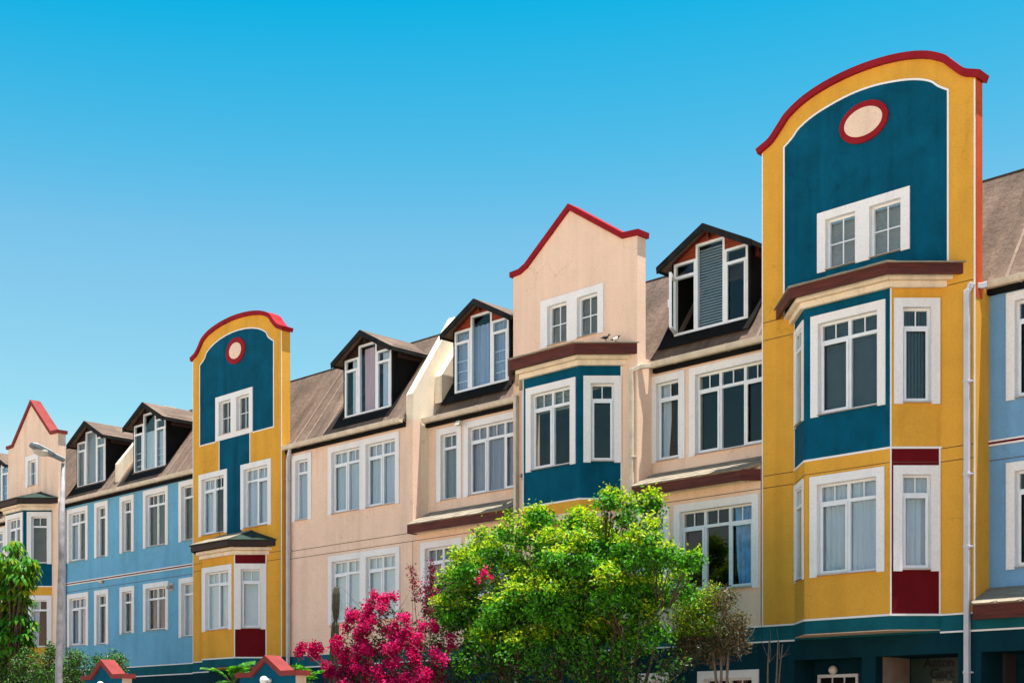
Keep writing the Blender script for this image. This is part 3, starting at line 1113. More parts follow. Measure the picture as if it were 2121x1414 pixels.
m.build('roof_upstand', CREAM, h)
m = MB(); m.tube([(-36.86, .17, 5.99), (-36.86, .06, 5.985), (-36.86, .02, 5.93)], .055, 10); m.box(fr, -36.97, -36.75, 5.88, 6.10, .001, .02); m.build('vent_pipe', SILL, h)
m = MB(); m.box(fr, -41.22, -41.0, 6.44, 6.50, .001, .06); m.sphere((-40.98, .10, 6.44), .05); m.build('wall_sensor', GUTTER, h)

# --- small yellow tower house
h = thing('tower_house', 'smaller yellow and teal tower house between blue and peach houses', 'house', (-33.06, 0, 0), 'yellow tower houses')
fr = wallfr(-.1)
c0 = -33.06
prof = [(-2.2, 12.44), (-1.97, 12.54), (-1.76, 12.73), (-1.62, 12.88), (-1.3, 13.02), (-.82, 13.12), (-.25, 13.172), (.25, 13.172), (.82, 13.12), (1.3, 13.02), (1.62, 12.88), (1.76, 12.73), (1.97, 12.54), (2.2, 12.44)]
line = [(c0 + a, z) for a, z in smooth_curve(prof, 5)]
H = [hole_u(-34.1, -31.9, 4.2, 6.3)]
window(h, fr, (-34.049, -32.21, 9.894, 11.147), H, openings=[(-33.876, -33.275), (-32.995, -32.385)], cross=True, full=True, covers=['dim', 'dim'])
window(h, fr, (-34.924, -33.47, 7.26, 9.055), H, (1, 1), (0,), 'left')
window(h, fr, (-32.79, -31.345, 7.255, 9.06), H, (1, 1), (1,), 'sheer')
m = MB(); m.prism(fr, [(c0 - 2.2, 3.651)] + line + [(c0 + 2.2, 3.651)], -.27, 0, 0, H); m.build('wall', YELLOW, h)
coping(h, fr, line, .115, -.31, .06, COPE)
tl = smooth_curve([(-1.825, 12.22), (-1.57, 12.38), (-1.46, 12.53), (-1.13, 12.69), (-.62, 12.81), (0, 12.855), (.62, 12.81), (1.13, 12.69), (1.46, 12.53), (1.57, 12.38), (1.825, 12.22)], 4)
tl = [(c0 + a, z) for a, z in tl]
m = MB()
m.prism(fr, [(c0 - 1.825, 9.893)] + tl + [(c0 + 1.825, 9.893)], .0005, .006, 0, [rect(-34.02, -32.24, 9.93, 11.12)])
m.prism(fr, [(-33.876, 7.0), (-33.876, 9.8925), (-32.351, 9.8925), (-32.351, 7.0), (-32.82, 7.0), (-32.82, 9.04), (-32.76, 9.04)][:4], .0005, .006, 0, [rect(-33.86, -33.49, 7.2, 9.03), rect(-32.77, -32.36, 7.2, 9.03)])
p = m.build('painted_panel', TEAL, h)
m = MB()
strip(m, fr, [(c0 - 1.825, 9.893)] + tl + [(c0 + 1.825, 9.893)], .016, .001, .014)
strip(m, fr, [(c0 - 1.841, 9.893), (-34.05, 9.893)], .016, .001, .0142)
strip(m, fr, [(-32.21, 9.893), (c0 + 1.841, 9.893)], .016, .001, .0142)
strip(m, fr, [(-33.876, 9.06), (-33.876, 9.90)], .016, .001, .0138)
strip(m, fr, [(-32.351, 9.06), (-32.351, 9.90)], .016, .001, .0138)
m.build('white_line', LINE, p)
for q in (-2.185, 2.185):
    m = MB(); strip(m, fr, [(c0 + q, 3.67), (c0 + q, 12.42)], .012, .001, .010); m.build('corner_line', LINE, h)
m = MB(); m.prism(fr, ellipse(-33.03, 12.294, .47, .365), .0005, .035, 0); m.prism(fr, ellipse(-33.03, 12.294, .295, .225), .0355, .044, 1); m.build('oval_medallion', [COPE, PALE], h)
plinth(h, -.1, c0 - 2.2, c0 + 2.2, gap=(-34.406, -31.566))
b = (-34.406, -33.775, -32.197, -31.566, -.1, -.731)
HF = [[], [], []]
bfr = [Fr((b[0], b[4], 0), (R2, -R2, 0), (-R2, -R2, 0)), Fr((b[1], b[5], 0)), Fr((b[2], b[5], 0), (R2, R2, 0), (R2, -R2, 0))]
window(h, bfr[1], (.035, 1.49, 4.428, 6.215), HF[1], (1, 1), (1,), 'roller')
window(h, bfr[2], (.034, .885, 4.424, 6.215), HF[2], (1,), (0,), 'roller')
window(h, bfr[0], (.04, .86, 4.424, 6.215), HF[0], (1,), (0,), 'roller')
Z = [(3.65, 6.7, 0), (3.40, 3.65, 2)]
ZR = [(3.65, 6.7, 1), (3.40, 3.65, 2)]
bo, _ = bay(h, b, [Z, Z, ZR], [YELLOW, RED, TEALG], HF, 6.66, 6.86, .36, 6.45, YELLOW, (3.655,), roofmat=WOODD)
for x0, x1 in ((.0, .03), (.862, .892)):
    m = MB(); m.box(bfr[2], x0, x1, 3.67, 6.45, .001, .012); m.build('white_line', LINE, bo)
joints(h, -.1, c0 - 2.19, -34.42, (6.50, 6.285)); joints(h, -.1, -31.55, c0 + 2.19, (6.50, 6.285))
shell(h, c0 - 2.19, c0 + 2.19, -.1, y_roof=.35)
sloped_top(h, c0 - 2.19, c0 + 2.19, .15)

# --- peach house with the pink dormer curtain and the firewall
h = thing('terraced_house', 'peach terraced house with a pink curtain in its dormer', 'house', (-28.3, 0, 0))
fr = wallfr(.1)
H = []
window(h, fr, (-30.66, -29.80, 7.257, 9.04), H, cover='sheer')
window(h, fr, (-29.084, -26.223, 7.264, 9.044), H, (1, 1), (0,), openings=[(-28.925, -27.77), (-27.52, -26.375)], covers=['sheer', 'sheer'])
window(h, fr, (-29.075, -26.20, 4.415, 6.20), H, (1, 1), (0,), openings=[(-28.92, -27.765), (-27.515, -26.355)], covers=['roller', 'roller'])
m = MB(); m.prism(fr, rect(-30.86, -25.73, 3.651, 9.27), -.25, 0, 0, H); m.build('wall', PEACH, h)
joints(h, .1, -30.86, -25.73, (6.49, 6.285))
m = MB(); m.box(fr, -25.738, -25.729, 3.66, 6.3, .0002, .003); m.build('wall_joint', JOINT, h)
plinth(h, .1, -30.86, -25.73, top_line=False)
shell(h, -30.86, -25.73, .1)
main_roof(h, -30.86, -25.972, .1, (-27.83,), gu=(-30.86, -25.98))
dormer(h, -27.83, .1, 0, 'pink', WOODD)
m = MB()
pf = Fr((-25.97, 0, 0), (0, 1, 0), (1, 0, 0))
m.prism(pf, [(.1, 9.271), (.1, 9.89), (1.50, 12.05), (3.2, 12.05), (3.2, 6.3), (.36, 6.3), (.36, 9.271)], 0, .24)
fw = m.build('firewall', CREAM, h)
m = MB()
m.prism(Fr((-25.729, 0, 0), (0, 1, 0), (1, 0, 0)), [(.83, 9.75), (.83, 10.42), (2.05, 12.15), (2.3, 12.15), (2.3, 11.7)], 0, .25)
m.build('roof_upstand', CREAM, h)
m = MB(); m.box(f0, -25.97, -25.731, 6.301, 9.2705, -.62, -.351); m.build('side_wall', PEACH, h)
downpipe(h, [(-30.60, -.02, 9.2), (-30.66, -.02, 9.05), (-30.73, .0, 8.93), (-30.73, .0, .05)], .04, (8.4, 6.45, 5.1))

# --- peach house with white-blue dormer curtains
h = thing('terraced_house', 'peach terraced house with slate canopy and white curtains in its dormer', 'house', (-23.9, 0, 0))
fr = wallfr(.6)
H = []
window(h, fr, (-25.40, -24.515, 7.245, 9.02), H, cover='grey')
window(h, fr, (-24.42, -22.36, 7.245, 9.045), H, (1, 1.05, 1), (0, 2), 'lilac')
m = MB(); m.prism(fr, rect(-25.728, -22.16, 6.6, 9.27), -.25, 0, 0, H); m.build('wall', PEACH, h)
fr = wallfr(.1)
H = []
window(h, fr, (-25.416, -23.957, 4.731, 6.204), H, (1, 1), (0,), 'grey')
window(h, fr, (-23.824, -22.36, 4.731, 6.21), H, (1, 1), (0,), 'grey')
m = MB(); m.prism(fr, rect(-25.728, -22.16, 3.651, 6.75), -.25, 0, 0, H); m.build('wall', PEACH, h)
joints(h, .1, -25.728, -22.16, (6.285,))
plinth(h, .1, -25.728, -22.16, top_line=False)
shell(h, -25.728, -22.16, .1, y_roof=.6, party=(False, True))
main_roof(h, -25.47, -22.16, .6, (-24.14,), gu=(-25.72, -22.3))
dormer(h, -24.14, .6, .1, 'sheer')
canopy(h, -25.60, -22.17, .6, -.2, 7.02, 6.64, 6.42)
m = MB(); m.tube([(-24.39, .50, 9.06), (-24.39, .42, 9.0)], .02, 8); m.prism(Fr((-24.46, .40, 9.0), (0, 1, 0), (1, 0, 0)), [(-.09, -.06), (.03, -.06), (.06, .03), (-.04, .05)], 0, .15); m.build('floodlight', GUTTER, h)
downpipe(h, [(-22.32, .40, 9.24), (-22.10, .15, 9.2), (-22.02, -.06, 9.12), (-22.02, -.06, .05)], .044, (7.35, 5.0), GUTTER)

# --- tall peach gable with the teal bay
h = thing('gabled_house', 'tall peach gabled house with teal bay, birds on its bay roof', 'house', (-20.35, 0, 0), 'peach gabled houses')
fr = f0
H = [hole_u(-21.6, -19.2, 6.9, 9.0)]
window(h, fr, (-21.293, -19.446, 10.08, 11.13), H, openings=[(-21.08, -20.50), (-20.20, -19.61)], cross=True, covers=['darkslats', 'darkslats'])
window(h, fr, (-19.05 - 1.0, -19.05, 4.4, 6.21), H, (1,), (0,))
line = [(-22.16, 11.87), (-21.92, 11.88), (-21.70, 11.97), (-20.425, 12.92), (-18.93, 11.93), (-18.53, 11.90)]
m = MB(); m.prism(fr, [(-22.16, 3.651)] + line + [(-18.53, 3.651)], -.27, 0, 0, H); m.build('wall', PEACH, h)
coping(h, fr, line, .115, -.31, .065, COPE)
joints(h, 0, -22.15, -18.54, (6.285,))
plinth(h, 0, -22.16, -18.53, top_line=False)
b = (-21.858, -21.235, -19.576, -18.953, 0, -.623)
HF = [[], [], []]
bfr = [Fr((b[0], b[4], 0), (R2, -R2, 0), (-R2, -R2, 0)), Fr((b[1], b[5], 0)), Fr((b[2], b[5], 0), (R2, R2, 0), (R2, -R2, 0))]
window(h, bfr[1], (.10, 1.555, 7.25, 9.07), HF[1], (1, 1), (0,), 'topblind')
window(h, bfr[2], (.078, .875, 7.26, 9.073), HF[2], (1,), (0,))
window(h, bfr[0], (.05, .83, 7.26, 9.073), HF[0], (1,), (0,))
Z = [(6.5, 9.5, 0), (6.25, 6.5, 1), (6.13, 6.25, 2)]
bo, _ = bay(h, b, [Z, Z, Z], [TEAL, YELLOW, PEACH], HF, 9.46, 9.72, .20, 9.28, PEACH, (6.505,), slate=[SHING, SHING])
for q, x0, x1 in ((1, .0, .022), (2, .857, .88)):
    m = MB(); m.box(bfr[q], x0, x1, 6.52, 9.28, .001, .012); m.build('white_line', LINE, bo)
m = MB(); m.box(f0, -18.78, -18.531, .01, 9.4, -.5, -.271); m.box(f0, -22.15, -21.9, .01, 9.4, -.6, -.271); m.build('side_wall', PEACH, h)
shell(h, -22.15, -18.54, 0, y_roof=.75)
sloped_top(h, -22.15, -18.54, .52)

# --- peach house with the open dormer casement
h = thing('terraced_house', 'peach terraced house with an open dormer casement and venetian blind', 'house', (-17.0, 0, 0))
fr = wallfr(.5)
H = []
window(h, fr, (-18.575, -17.673, 7.246, 9.056), H, (1,), (0,), 'left')
window(h, fr, (-17.558, -15.50, 7.248, 9.057), H, (1, 1.05, 1), (0, 2), None)
m = MB(); m.prism(fr, rect(-18.53, -15.44, 6.6, 9.27), -.25, 0, 0, [[(max(x, -18.525), y) for x, y in q] for q in H]); m.build('wall', PEACH, h)
H = []
window(h, f0, (-18.52, -17.675, 4.40, 6.20), H, (1,), (0,), 'grey')
window(h, f0, (-17.562, -15.50, 4.40, 6.205), H, (1, 1.05, 1), (0, 2), 'right')
m = MB(); m.prism(f0, rect(-18.529, -15.47, 3.651, 6.75), -.25, 0, 0, H); m.build('wall', PEACH, h)
joints(h, 0, -18.53, -15.47, (6.285,))
H = []
window(h, f0, (-16.962, -15.50, 1.2, 2.835), H, (1, 1), (0,))
window(h, f0, (-18.50, -17.70, 1.2, 2.837), H, (1,), ())
plinth(h, 0, -18.529, -15.44, H)
shell(h, -18.529, -15.44, 0, y_roof=.5)
main_roof(h, -18.52, -15.44, .5, (-17.26,), gu=(-18.45, -15.44))
dormer(h, -17.26, .5, .1, 'slats', open_left=True)
canopy(h, -18.44, -15.45, .5, -.3, 7.02, 6.66, 6.44, chamfer=.28)
downpipe(h, [(-18.40, .30, 9.24), (-18.50, .1, 9.2), (-18.635, -.06, 9.12), (-18.635, -.06, .05)], .044, (7.30, 5.0), GUTTER)

# --- large yellow tower house
h = thing('tower_house', 'largest yellow and teal tower house, its two-storey bay over dark entrance', 'house', (-13.26, 0, 0), 'yellow tower houses')
fr = f0
c0 = -13.265
prof = [(-2.165, 12.70), (-1.92, 12.81), (-1.68, 13.04), (-1.53, 13.18), (-1.2, 13.345), (-.75, 13.46), (-.25, 13.515), (.25, 13.515), (.75, 13.46), (1.2, 13.345), (1.53, 13.18), (1.68, 13.04), (1.92, 12.81), (2.165, 12.70)]
line = [(c0 + a, z) for a, z in smooth_curve(prof, 6)]
H = [hole_u(-14.4, -12.05, 4.2, 6.3), hole_u(-14.4, -12.05, 7.0, 9.2)]
window(h, fr, (-14.198, -12.315, 10.103, 11.205), H, openings=[(-14.02, -13.40), (-13.11, -12.49)], cross=True, covers=['slats', 'slats'])
m = MB(); m.prism(fr, [(c0 - 2.165, 3.651)] + line + [(c0 + 2.165, 3.651)], -.24, 0, 0, H); m.build('wall', YELLOW, h)
coping(h, fr, line, .12, -.28, .07, COPE, ext=.07)
tl = smooth_curve([(-1.667, 12.655), (-1.49, 12.775), (-1.34, 12.91), (-1.07, 13.035), (-.72, 13.125), (-.24, 13.195), (.24, 13.195), (.72, 13.125), (1.07, 13.035), (1.34, 12.91), (1.49, 12.775), (1.667, 12.655)], 5)
tl = [(c0 + a, z) for a, z in tl]
m = MB()
m.prism(fr, [(c0 - 1.667, 9.5)] + tl + [(c0 + 1.667, 9.5)], .0005, .006, 0, [rect(-14.17, -12.34, 9.55, 11.17)])
m.prism(fr, rect(-14.17, -12.34, 9.551, 10.12), .0005, .0055)
p = m.build('painted_panel', TEAL, h)
m = MB()
strip(m, fr, [(c0 - 1.667, 9.5)] + tl + [(c0 + 1.667, 9.5)], .017, .001, .014)
m.build('white_line', LINE, p)
for q, wd in ((-2.155, .011), (2.15, .013)):
    m = MB(); strip(m, fr, [(c0 + q, 3.67), (c0 + q, 12.68)], wd, .001, .010); m.build('corner_line', LINE, h)
m = MB(); m.prism(fr, ellipse(-13.225, 12.60, .495, .365, 48), .0005, .04, 0); m.prism(fr, ellipse(-13.225, 12.60, .385, .255, 48), .0405, .05, 1); m.build('oval_medallion', [COPE, PALE], h)
m = MB(); m.box(f0, c0 + 2.1655, c0 + 2.172, 9.0, 12.69, -.235, -.005); m.build('painted_edge', ORANGE, h)
joints(h, 0, c0 - 2.16, -14.72, (9.44, 9.10)); joints(h, 0, c0 - 2.16, -14.72, (6.515, 6.285)); joints(h, 0, -11.74, c0 + 2.16, (9.30,)); joints(h, 0, -11.74, c0 + 2.16, (6.515, 6.285))
b = (-14.70, -14.081, -12.358, -11.74, 0, -.618)
HF = [[], [], []]
bfr = [Fr((b[0], b[4], 0), (R2, -R2, 0), (-R2, -R2, 0)), Fr((b[1], b[5], 0)), Fr((b[2], b[5], 0), (R2, R2, 0), (R2, -R2, 0))]
window(h, bfr[1], (.14, 1.643, 7.29, 9.114), HF[1], (1, 1), (0,), 'vertical')
window(h, bfr[2], (.066, .862, 7.286, 9.11), HF[2], (1,), (0,), 'vertical')
window(h, bfr[0], (.03, .83, 7.286, 9.11), HF[0], (1,), (), None, push=.085, trim=.11)
window(h, bfr[1], (.12, 1.625, 4.41, 6.227), HF[1], (1, 1), (0,), 'sheer')
window(h, bfr[2], (.056, .858, 4.405, 6.227), HF[2], (1,), (0,), 'sheer')
window(h, bfr[0], (.03, .83, 4.405, 6.227), HF[0], (1,), (), None, push=.085, trim=.11)
Z = [(6.53, 9.5, 0), (3.65, 6.53, 1), (3.40, 3.65, 3)]
ZR = [(6.53, 9.5, 1), (3.65, 6.53, 2), (3.40, 3.65, 3)]
bo, _ = bay(h, b, [Z, Z, ZR], [TEAL, YELLOW, RED, TEALG], HF, 9.44, 9.67, .20, 9.28, PEACH, (6.535, 3.655), slate=[SHING, SHING])
for q, x0, x1, z0, z1 in ((2, .0, .026, 3.67, 6.517), (2, .0, .026, 6.553, 9.28), (2, .845, .872, 3.67, 6.517), (0, .0, .02, 6.553, 9.28)):
    m = MB(); m.box(bfr[q], x0, x1, z0, z1, .001, .012); m.build('white_line', LINE, bo)
m = MB()
for z in (6.285,):
    m.box(bfr[1], .0, 1.72, z - .006, z + .006, .0002, .0025); m.box(bfr[2], .03, .84, z - .006, z + .006, .0002, .0025); m.box(bfr[0], .0, .87, z - .006, z + .006, .0002, .0025)
m.build('wall_joint', JOINT, bo)
m = MB(); m.box(f0, -11.35, -11.101, 3.66, 9.3, -.5, -.241); m.box(f0, -15.43, -15.2, .01, 9.3, -.5, -.241); m.build('side_wall', YELLOW, h)
GH = [rect(-14.71, -13.277, .06, 2.98), rect(-13.0, -11.412, .06, 2.985)]
plinth(h, 0, c0 - 2.165, c0 + 2.165, GH, gap=(-14.70, -11.74))
shell(h, c0 - 2.16, c0 + 2.16, 0, y_roof=.7)
sloped_top(h, c0 - 2.16, c0 + 2.16, .45)
# recessed entrance with a glazed door, and a stone-lined passage
m = MB()
m.box(f0, -14.9, -13.1, .02, 3.05, -.78, -.70)
m.box(f0, -14.8, -14.715, .02, 3.0, -.699, -.251); m.box(f0, -13.272, -13.18, .02, 3.0, -.699, -.251); m.box(f0, -14.712, -13.275, 2.99, 3.06, -.699, -.251)
en = m.build('entrance_recess', TEALD, h)
m = MB()
df = wallfr(.70)
m.box(df, -14.62, -14.57, .1, 2.72, .001, .05); m.box(df, -13.80, -13.75, .1, 2.72, .001, .05); m.box(df, -14.57, -13.80, 2.66, 2.72, .001, .05)
m.box(df, -14.57, -13.80, 2.2, 2.25, .001, .045)
for s in (-14.31, -14.05):
    m.box(df, s - .01, s + .01, 2.25, 2.66, .001, .03)
m.box(df, -14.57, -13.80, .1, 2.2, .001, .03)
dr = m.build('door', FRAME, h)
m = MB(); m.box(df, -14.569, -13.801, 2.251, 2.659, .004, .010); m.build('pane', BLACK, dr)
m = MB(); m.sphere((-14.25, .60, 2.80), .085, 0); m.tube([(-14.25, .70, 2.80), (-14.25, .62, 2.80)], .05, 12, 1); m.build('globe_lamp', [plain('frosted_globe', (.75, .74, .72), .3, .03), FRAME], h)
m = MB()
pf = Fr((-13.08, 0, 0), (0, 1, 0), (1, 0, 0))
for z0, z1 in ((.02, .50), (.505, 1.0), (1.005, 1.5), (1.505, 2.0), (2.005, 2.5), (2.505, 2.99)):
    for y0, y1 in ((.251, .80), (.804, 1.25)):
        m.prism(pf, [(y0, z0), (y1, z0), (y1, z1), (y0, z1)], 0, .075)
m.build('passage_stone_wall', STONE, h)
m = MB(); m.box(f0, -13.1, -11.3, .02, 3.06, -1.34, -1.26); m.box(f0, -13.0, -11.41, 2.99, 3.06, -1.259, -.251); m.box(f0, -11.405, -11.36, .02, 3.0, -1.259, -.502); m.box(f0, -13.004, -12.985, .02, 2.985, -1.259, -1.22)
m.build('passage_lining', TEALD, h)

def text_mesh(name, s, size, loc, mat, parent, ext=.006, shear=0.0, bold=.008):
    cu = bpy.data.curves.new(name, 'FONT')
    cu.body = s
    cu.size = size
    cu.extrude = ext
    cu.offset = bold
    cu.resolution_u = 3
    o = bpy.data.objects.new(name + '_tmp', cu)
    C.collection.objects.link(o)
    dg = bpy.context.evaluated_depsgraph_get()
    me = bpy.data.meshes.new_from_object(o.evaluated_get(dg))
    bpy.data.objects.remove(o)
    q = bpy.data.objects.new(name, me)
    me.materials.clear()
    me.materials.append(mat)
    C.collection.objects.link(q)
    q.parent = parent
    q.location = Vector(loc) - BASE[parent.name]
    q.rotation_euler = (math.radians(90), 0, 0)
    BASE[q.name] = BASE[parent.name]
    return q

sg = thing('shop_sign', 'dark green sign board with black lettering in the passage under the tower', 'sign', (-12.2, 1.24, 1.6))
m = MB(); m.box(wallfr(1.255), -12.98, -11.45, 1.6, 2.985, 0, .03); bd = m.build('sign_board', plain('dark_green_board', (.018, .045, .038), .5, .15), sg)
LET = plain('black_lettering', (.004, .006, .007), .5, .05)
text_mesh('lettering', 'Anton', .235, (-12.72, 1.222, 2.82), LET, sg)
text_mesh('lettering', 'Gart', .25, (-12.60, 1.222, 2.62), LET, sg)
text_mesh('lettering', 'Breite', .16, (-12.55, 1.222, 2.48), plain('pale_outlined_lettering', (.14, .16, .12), .5, .3), sg)
downpipe(h, [(-11.05, .30, 9.26), (-11.10, .20, 9.22), (-11.17, -.02, 9.19), (-11.225, -.055, 9.08), (-11.225, -.055, .05)], .046, (7.55, 5.98, 4.75, 2.62))

# --- blue house at the right edge
h = thing('terraced_house', 'grey-blue terraced house with low slate canopy beside the large tower house', 'house', (-8.8, 0, 0))
fr = wallfr(.5)
H = []
for z0, z1, kd in ((7.26, 9.086, 'grey'), (4.389, 6.204, 'grey')):
    window(h, fr, (-10.79, -9.2, z0, z1), H, (1, 1), (0,), None)
    window(h, fr, (-8.6, -7.1, z0, z1), H, (1, 1), (0,), 'grey')
BLUER = stucco('grey_blue_stucco', (.165, .345, .56), .06, streak=.05)
m = MB(); m.prism(fr, rect(-11.106, -6.4, 3.8, 9.27), -.25, 0, 0, H); m.build('wall', BLUER, h)
m = MB(); m.box(fr, -11.10, -6.4, 6.53, 6.63, .001, .025, 0); m.box(fr, -11.10, -6.4, 6.563, 6.597, .0255, .034, 1); m.build('string_course', [LINE, RED], h)
joints(h, .5, -11.10, -6.4, (6.285,))
GH = [rect(-11.0, -7.4, .06, 2.985)]
plinth(h, 0, -11.099, -6.4, GH, top_line=False)
m = MB(); m.box(f0, -11.05, -6.5, .02, 3.05, -1.3, -1.2); m.box(f0, -11.099, -11.005, .02, 3.05, -1.199, -.252); m.box(f0, -11.0, -6.5, 2.99, 3.05, -1.199, -.251); m.build('shop_front', TEALD, h)
m = MB(); sf = wallfr(1.2); m.prism(sf, rect(-10.6, -9.9, .2, 2.58), .001, .04, 0, [rect(-10.55, -9.95, .25, 2.53)]); m.build('door_frame', FRAME, h)
shell(h, -11.09, -6.4, 0, y_roof=.5)
main_roof(h, -11.09, -6.4, .5, (), z=9.33)
canopy(h, -11.06, -6.4, .5, -.2, 4.10, 3.79, 3.52)

# ------------------------------------------------------------------ garden gateways
def gateway(name, label, u0, u1, yc, z_sh, z_ap, lamp_u, lamp_z, uap):
    """A rendered gate portal: gabled wall with red coping and a globe lamp over the opening."""
    h = thing(name, label, 'gateway', ((u0 + u1) / 2, yc, 0), 'gabled gateways along the gardens')
    fr = wallfr(yc)
    d = .25
    va, vb = uap - .50, uap + .52
    line = [(u0, z_sh), (va, z_sh), (uap, z_ap), (vb, z_sh), (u1, z_sh)]
    m = MB()
    op = [(u0 + .42, .02), (u0 + .42, 2.2), (u1 - .42, 2.2), (u1 - .42, .02)]
    m.prism(fr, [(u0, .02)] + line + [(u1, .02), (u1 - .42, .02), (u1 - .42, 2.15), (u0 + .42, 2.15), (u0 + .42, .02)], -d, 0)
    m.build('wall', TEAL, h)
    m = MB(); m.box(f0, u1 + .001, u1 + .008, .02, z_sh - .002, -yc - d + .001, -yc - .002); m.build('painted_side', PALE, h)
    coping(h, fr, line, .10, -d - .05, .06, COPEG, ext=.09)
    m = MB()
    m.tube([(lamp_u + .03, yc - .001, lamp_z), (lamp_u + .02, yc - .10, lamp_z)], [.045, .04], 12, 0)
    lb = m.build('lamp_bracket', FRAME, h)
    m = MB(); m.sphere((lamp_u, yc - .15, lamp_z), .085); m.build('globe_lamp', bpy.data.materials['frosted_globe'], lb)
    return h

gateway('garden_gateway', 'larger teal gateway with faded red coping below the small tower house', -24.08, -22.17, -6.0, 2.74, 3.05, -23.02, 2.66, -23.13)
gateway('garden_gateway', 'smaller teal gateway with faded red coping in front of the blue house', -30.57, -28.83, -6.0, 2.86, 3.20, -29.55, 2.72, -29.71)

# ------------------------------------------------------------------ street lamp
h = thing('street_lamp', 'grey street lamp with a leaning mottled pole in front of the sky blue house', 'street lamp', (-24.10, -10.0, 0))
POLE = plain('mottled_galvanised_steel', (.25, .245, .265), .6, .42, 6, .25)
m = MB()
m.tube([(-24.10, -10, .0), (-24.003, -10, 2.53), (-23.90, -10, 4.9), (-23.825, -10, 6.55)], [.074, .066, .052, .036], 16)
m.build('pole', POLE, h)
HEADM = plain('lamp_head_grey', (.085, .105, .11), .45, .12, 4)
HEADW = plain('lamp_head_top', (.30, .31, .31), .5, .08, 4)
m = MB()
a = Vector((-23.82, -9.985, 6.60)); b = Vector((-23.83, -10.62, 6.80))
ax = (b - a).normalized(); sx = Vector((1, 0, 0)); up = sx.cross(ax) * -1
def ring(t, hw, hb, ht):
    c = a.lerp(b, t)
    return [c - sx * hw - up * hb, c + sx * hw - up * hb, c + sx * hw * .9 + up * ht * .6, c + sx * hw * .45 + up * ht, c - sx * hw * .45 + up * ht, c - sx * hw * .9 + up * ht * .6]
rs = [ring(0, .045, .03, .05), ring(.3, .05, .03, .05), ring(.42, .085, .035, .06), ring(.85, .10, .035, .07), ring(1.0, .075, .025, .045)]
i = len(m.v)
for r_ in rs:
    m.v += [tuple(p) for p in r_]
for j in range(4):
    for q in range(6):
        m.f.append((i + j * 6 + q, i + j * 6 + (q + 1) % 6, i + (j + 1) * 6 + (q + 1) % 6, i + (j + 1) * 6 + q))
        m.mi.append(1 if q in (2, 3, 4) else 0); m.sm.append(False)
m.f += [tuple(i + q for q in range(6)), tuple(i + 24 + q for q in range(6))]; m.mi += [0, 0]; m.sm += [False, False]
hd = m.build('lamp_head', [HEADM, HEADW], h, bevel=.008)
m = MB()
c = a.lerp(b, .66) - up * .035
m.sphere(c, .10, 0, 16, 8, (1.0, 1.75, .75))
GL2 = plain('ribbed_lamp_glass', (.42, .38, .34), .12, .12, 9)
m.build('lamp_cover', GL2, hd)

# ------------------------------------------------------------------ birds on the bay roof
def bird(label, pos, yaw, mats, split):
    h = thing('bird', label, 'bird', pos, 'birds on the bay roof')
    P = Vector(pos)
    d = Vector((math.cos(yaw), math.sin(yaw), 0))
    sp = [(-.115, .070, .004, .016), (-.085, .072, .010, .022), (-.055, .076, .026, .026), (-.02, .078, .038, .036), (.02, .088, .036, .036), (.045, .106, .024, .026), (.055, .126, .019, .020), (.065, .142, .021, .021), (.078, .146, .014, .014), (.088, .146, .006, .007), (.104, .143, .001, .002)]
    m = MB()
    sd = Vector((-d.y, d.x, 0))
    n = 12
    for x, z, rv, rh in sp:
        c = P + d * x + Vector((0, 0, z))
        for q in range(n):
            an = 2 * math.pi * q / n
            m.v.append(tuple(c + sd * rh * math.cos(an) + Vector((0, 0, 1)) * rv * math.sin(an) + d * (-.2 * rv * math.sin(an))))
    for j in range(len(sp) - 1):
        for q in range(n):
            m.f.append((j * n + q, j * n + (q + 1) % n, (j + 1) * n + (q + 1) % n, (j + 1) * n + q))
            m.mi.append(1 if split(j, q) else (2 if j >= 8 else 0)); m.sm.append(True)
    for j in (0, len(sp) - 1):
        m.f.append(tuple(j * n + q for q in range(n))); m.mi.append(0); m.sm.append(False)
    m.build('body', mats, h)
    for s in (-1, 1):
        m = MB()
        k0 = P + d * .005 + sd * s * .014
        m.tube([k0 + Vector((0, 0, .055)), k0 + Vector((0, 0, .028)) - d * .012, k0 + Vector((0, 0, .003)), k0 + Vector((0, 0, .002)) + d * .022], [.006, .004, .003, .002], 6)
        m.build('leg', mats[2], h)
BK = plain('black_plumage', (.012, .012, .014), .5, .2, 30)
WH = plain('white_plumage', (.62, .60, .56), .8, .15, 30)
BILL = plain('bird_bill', (.05, .04, .03), .4, .1)
y0 = -.9
bird('small black bird standing on the slate roof edge of the teal bay', (-18.985, -.465, 9.708), math.radians(48), [BK, BK, BILL], lambda j, q: False)
bird('pale bird with a black head crouching on the slate roof edge of the teal bay', (-18.835, -.325, 9.672), math.radians(30), [WH, BK, BILL], lambda j, q: j in (5, 6, 7) or j < 2)

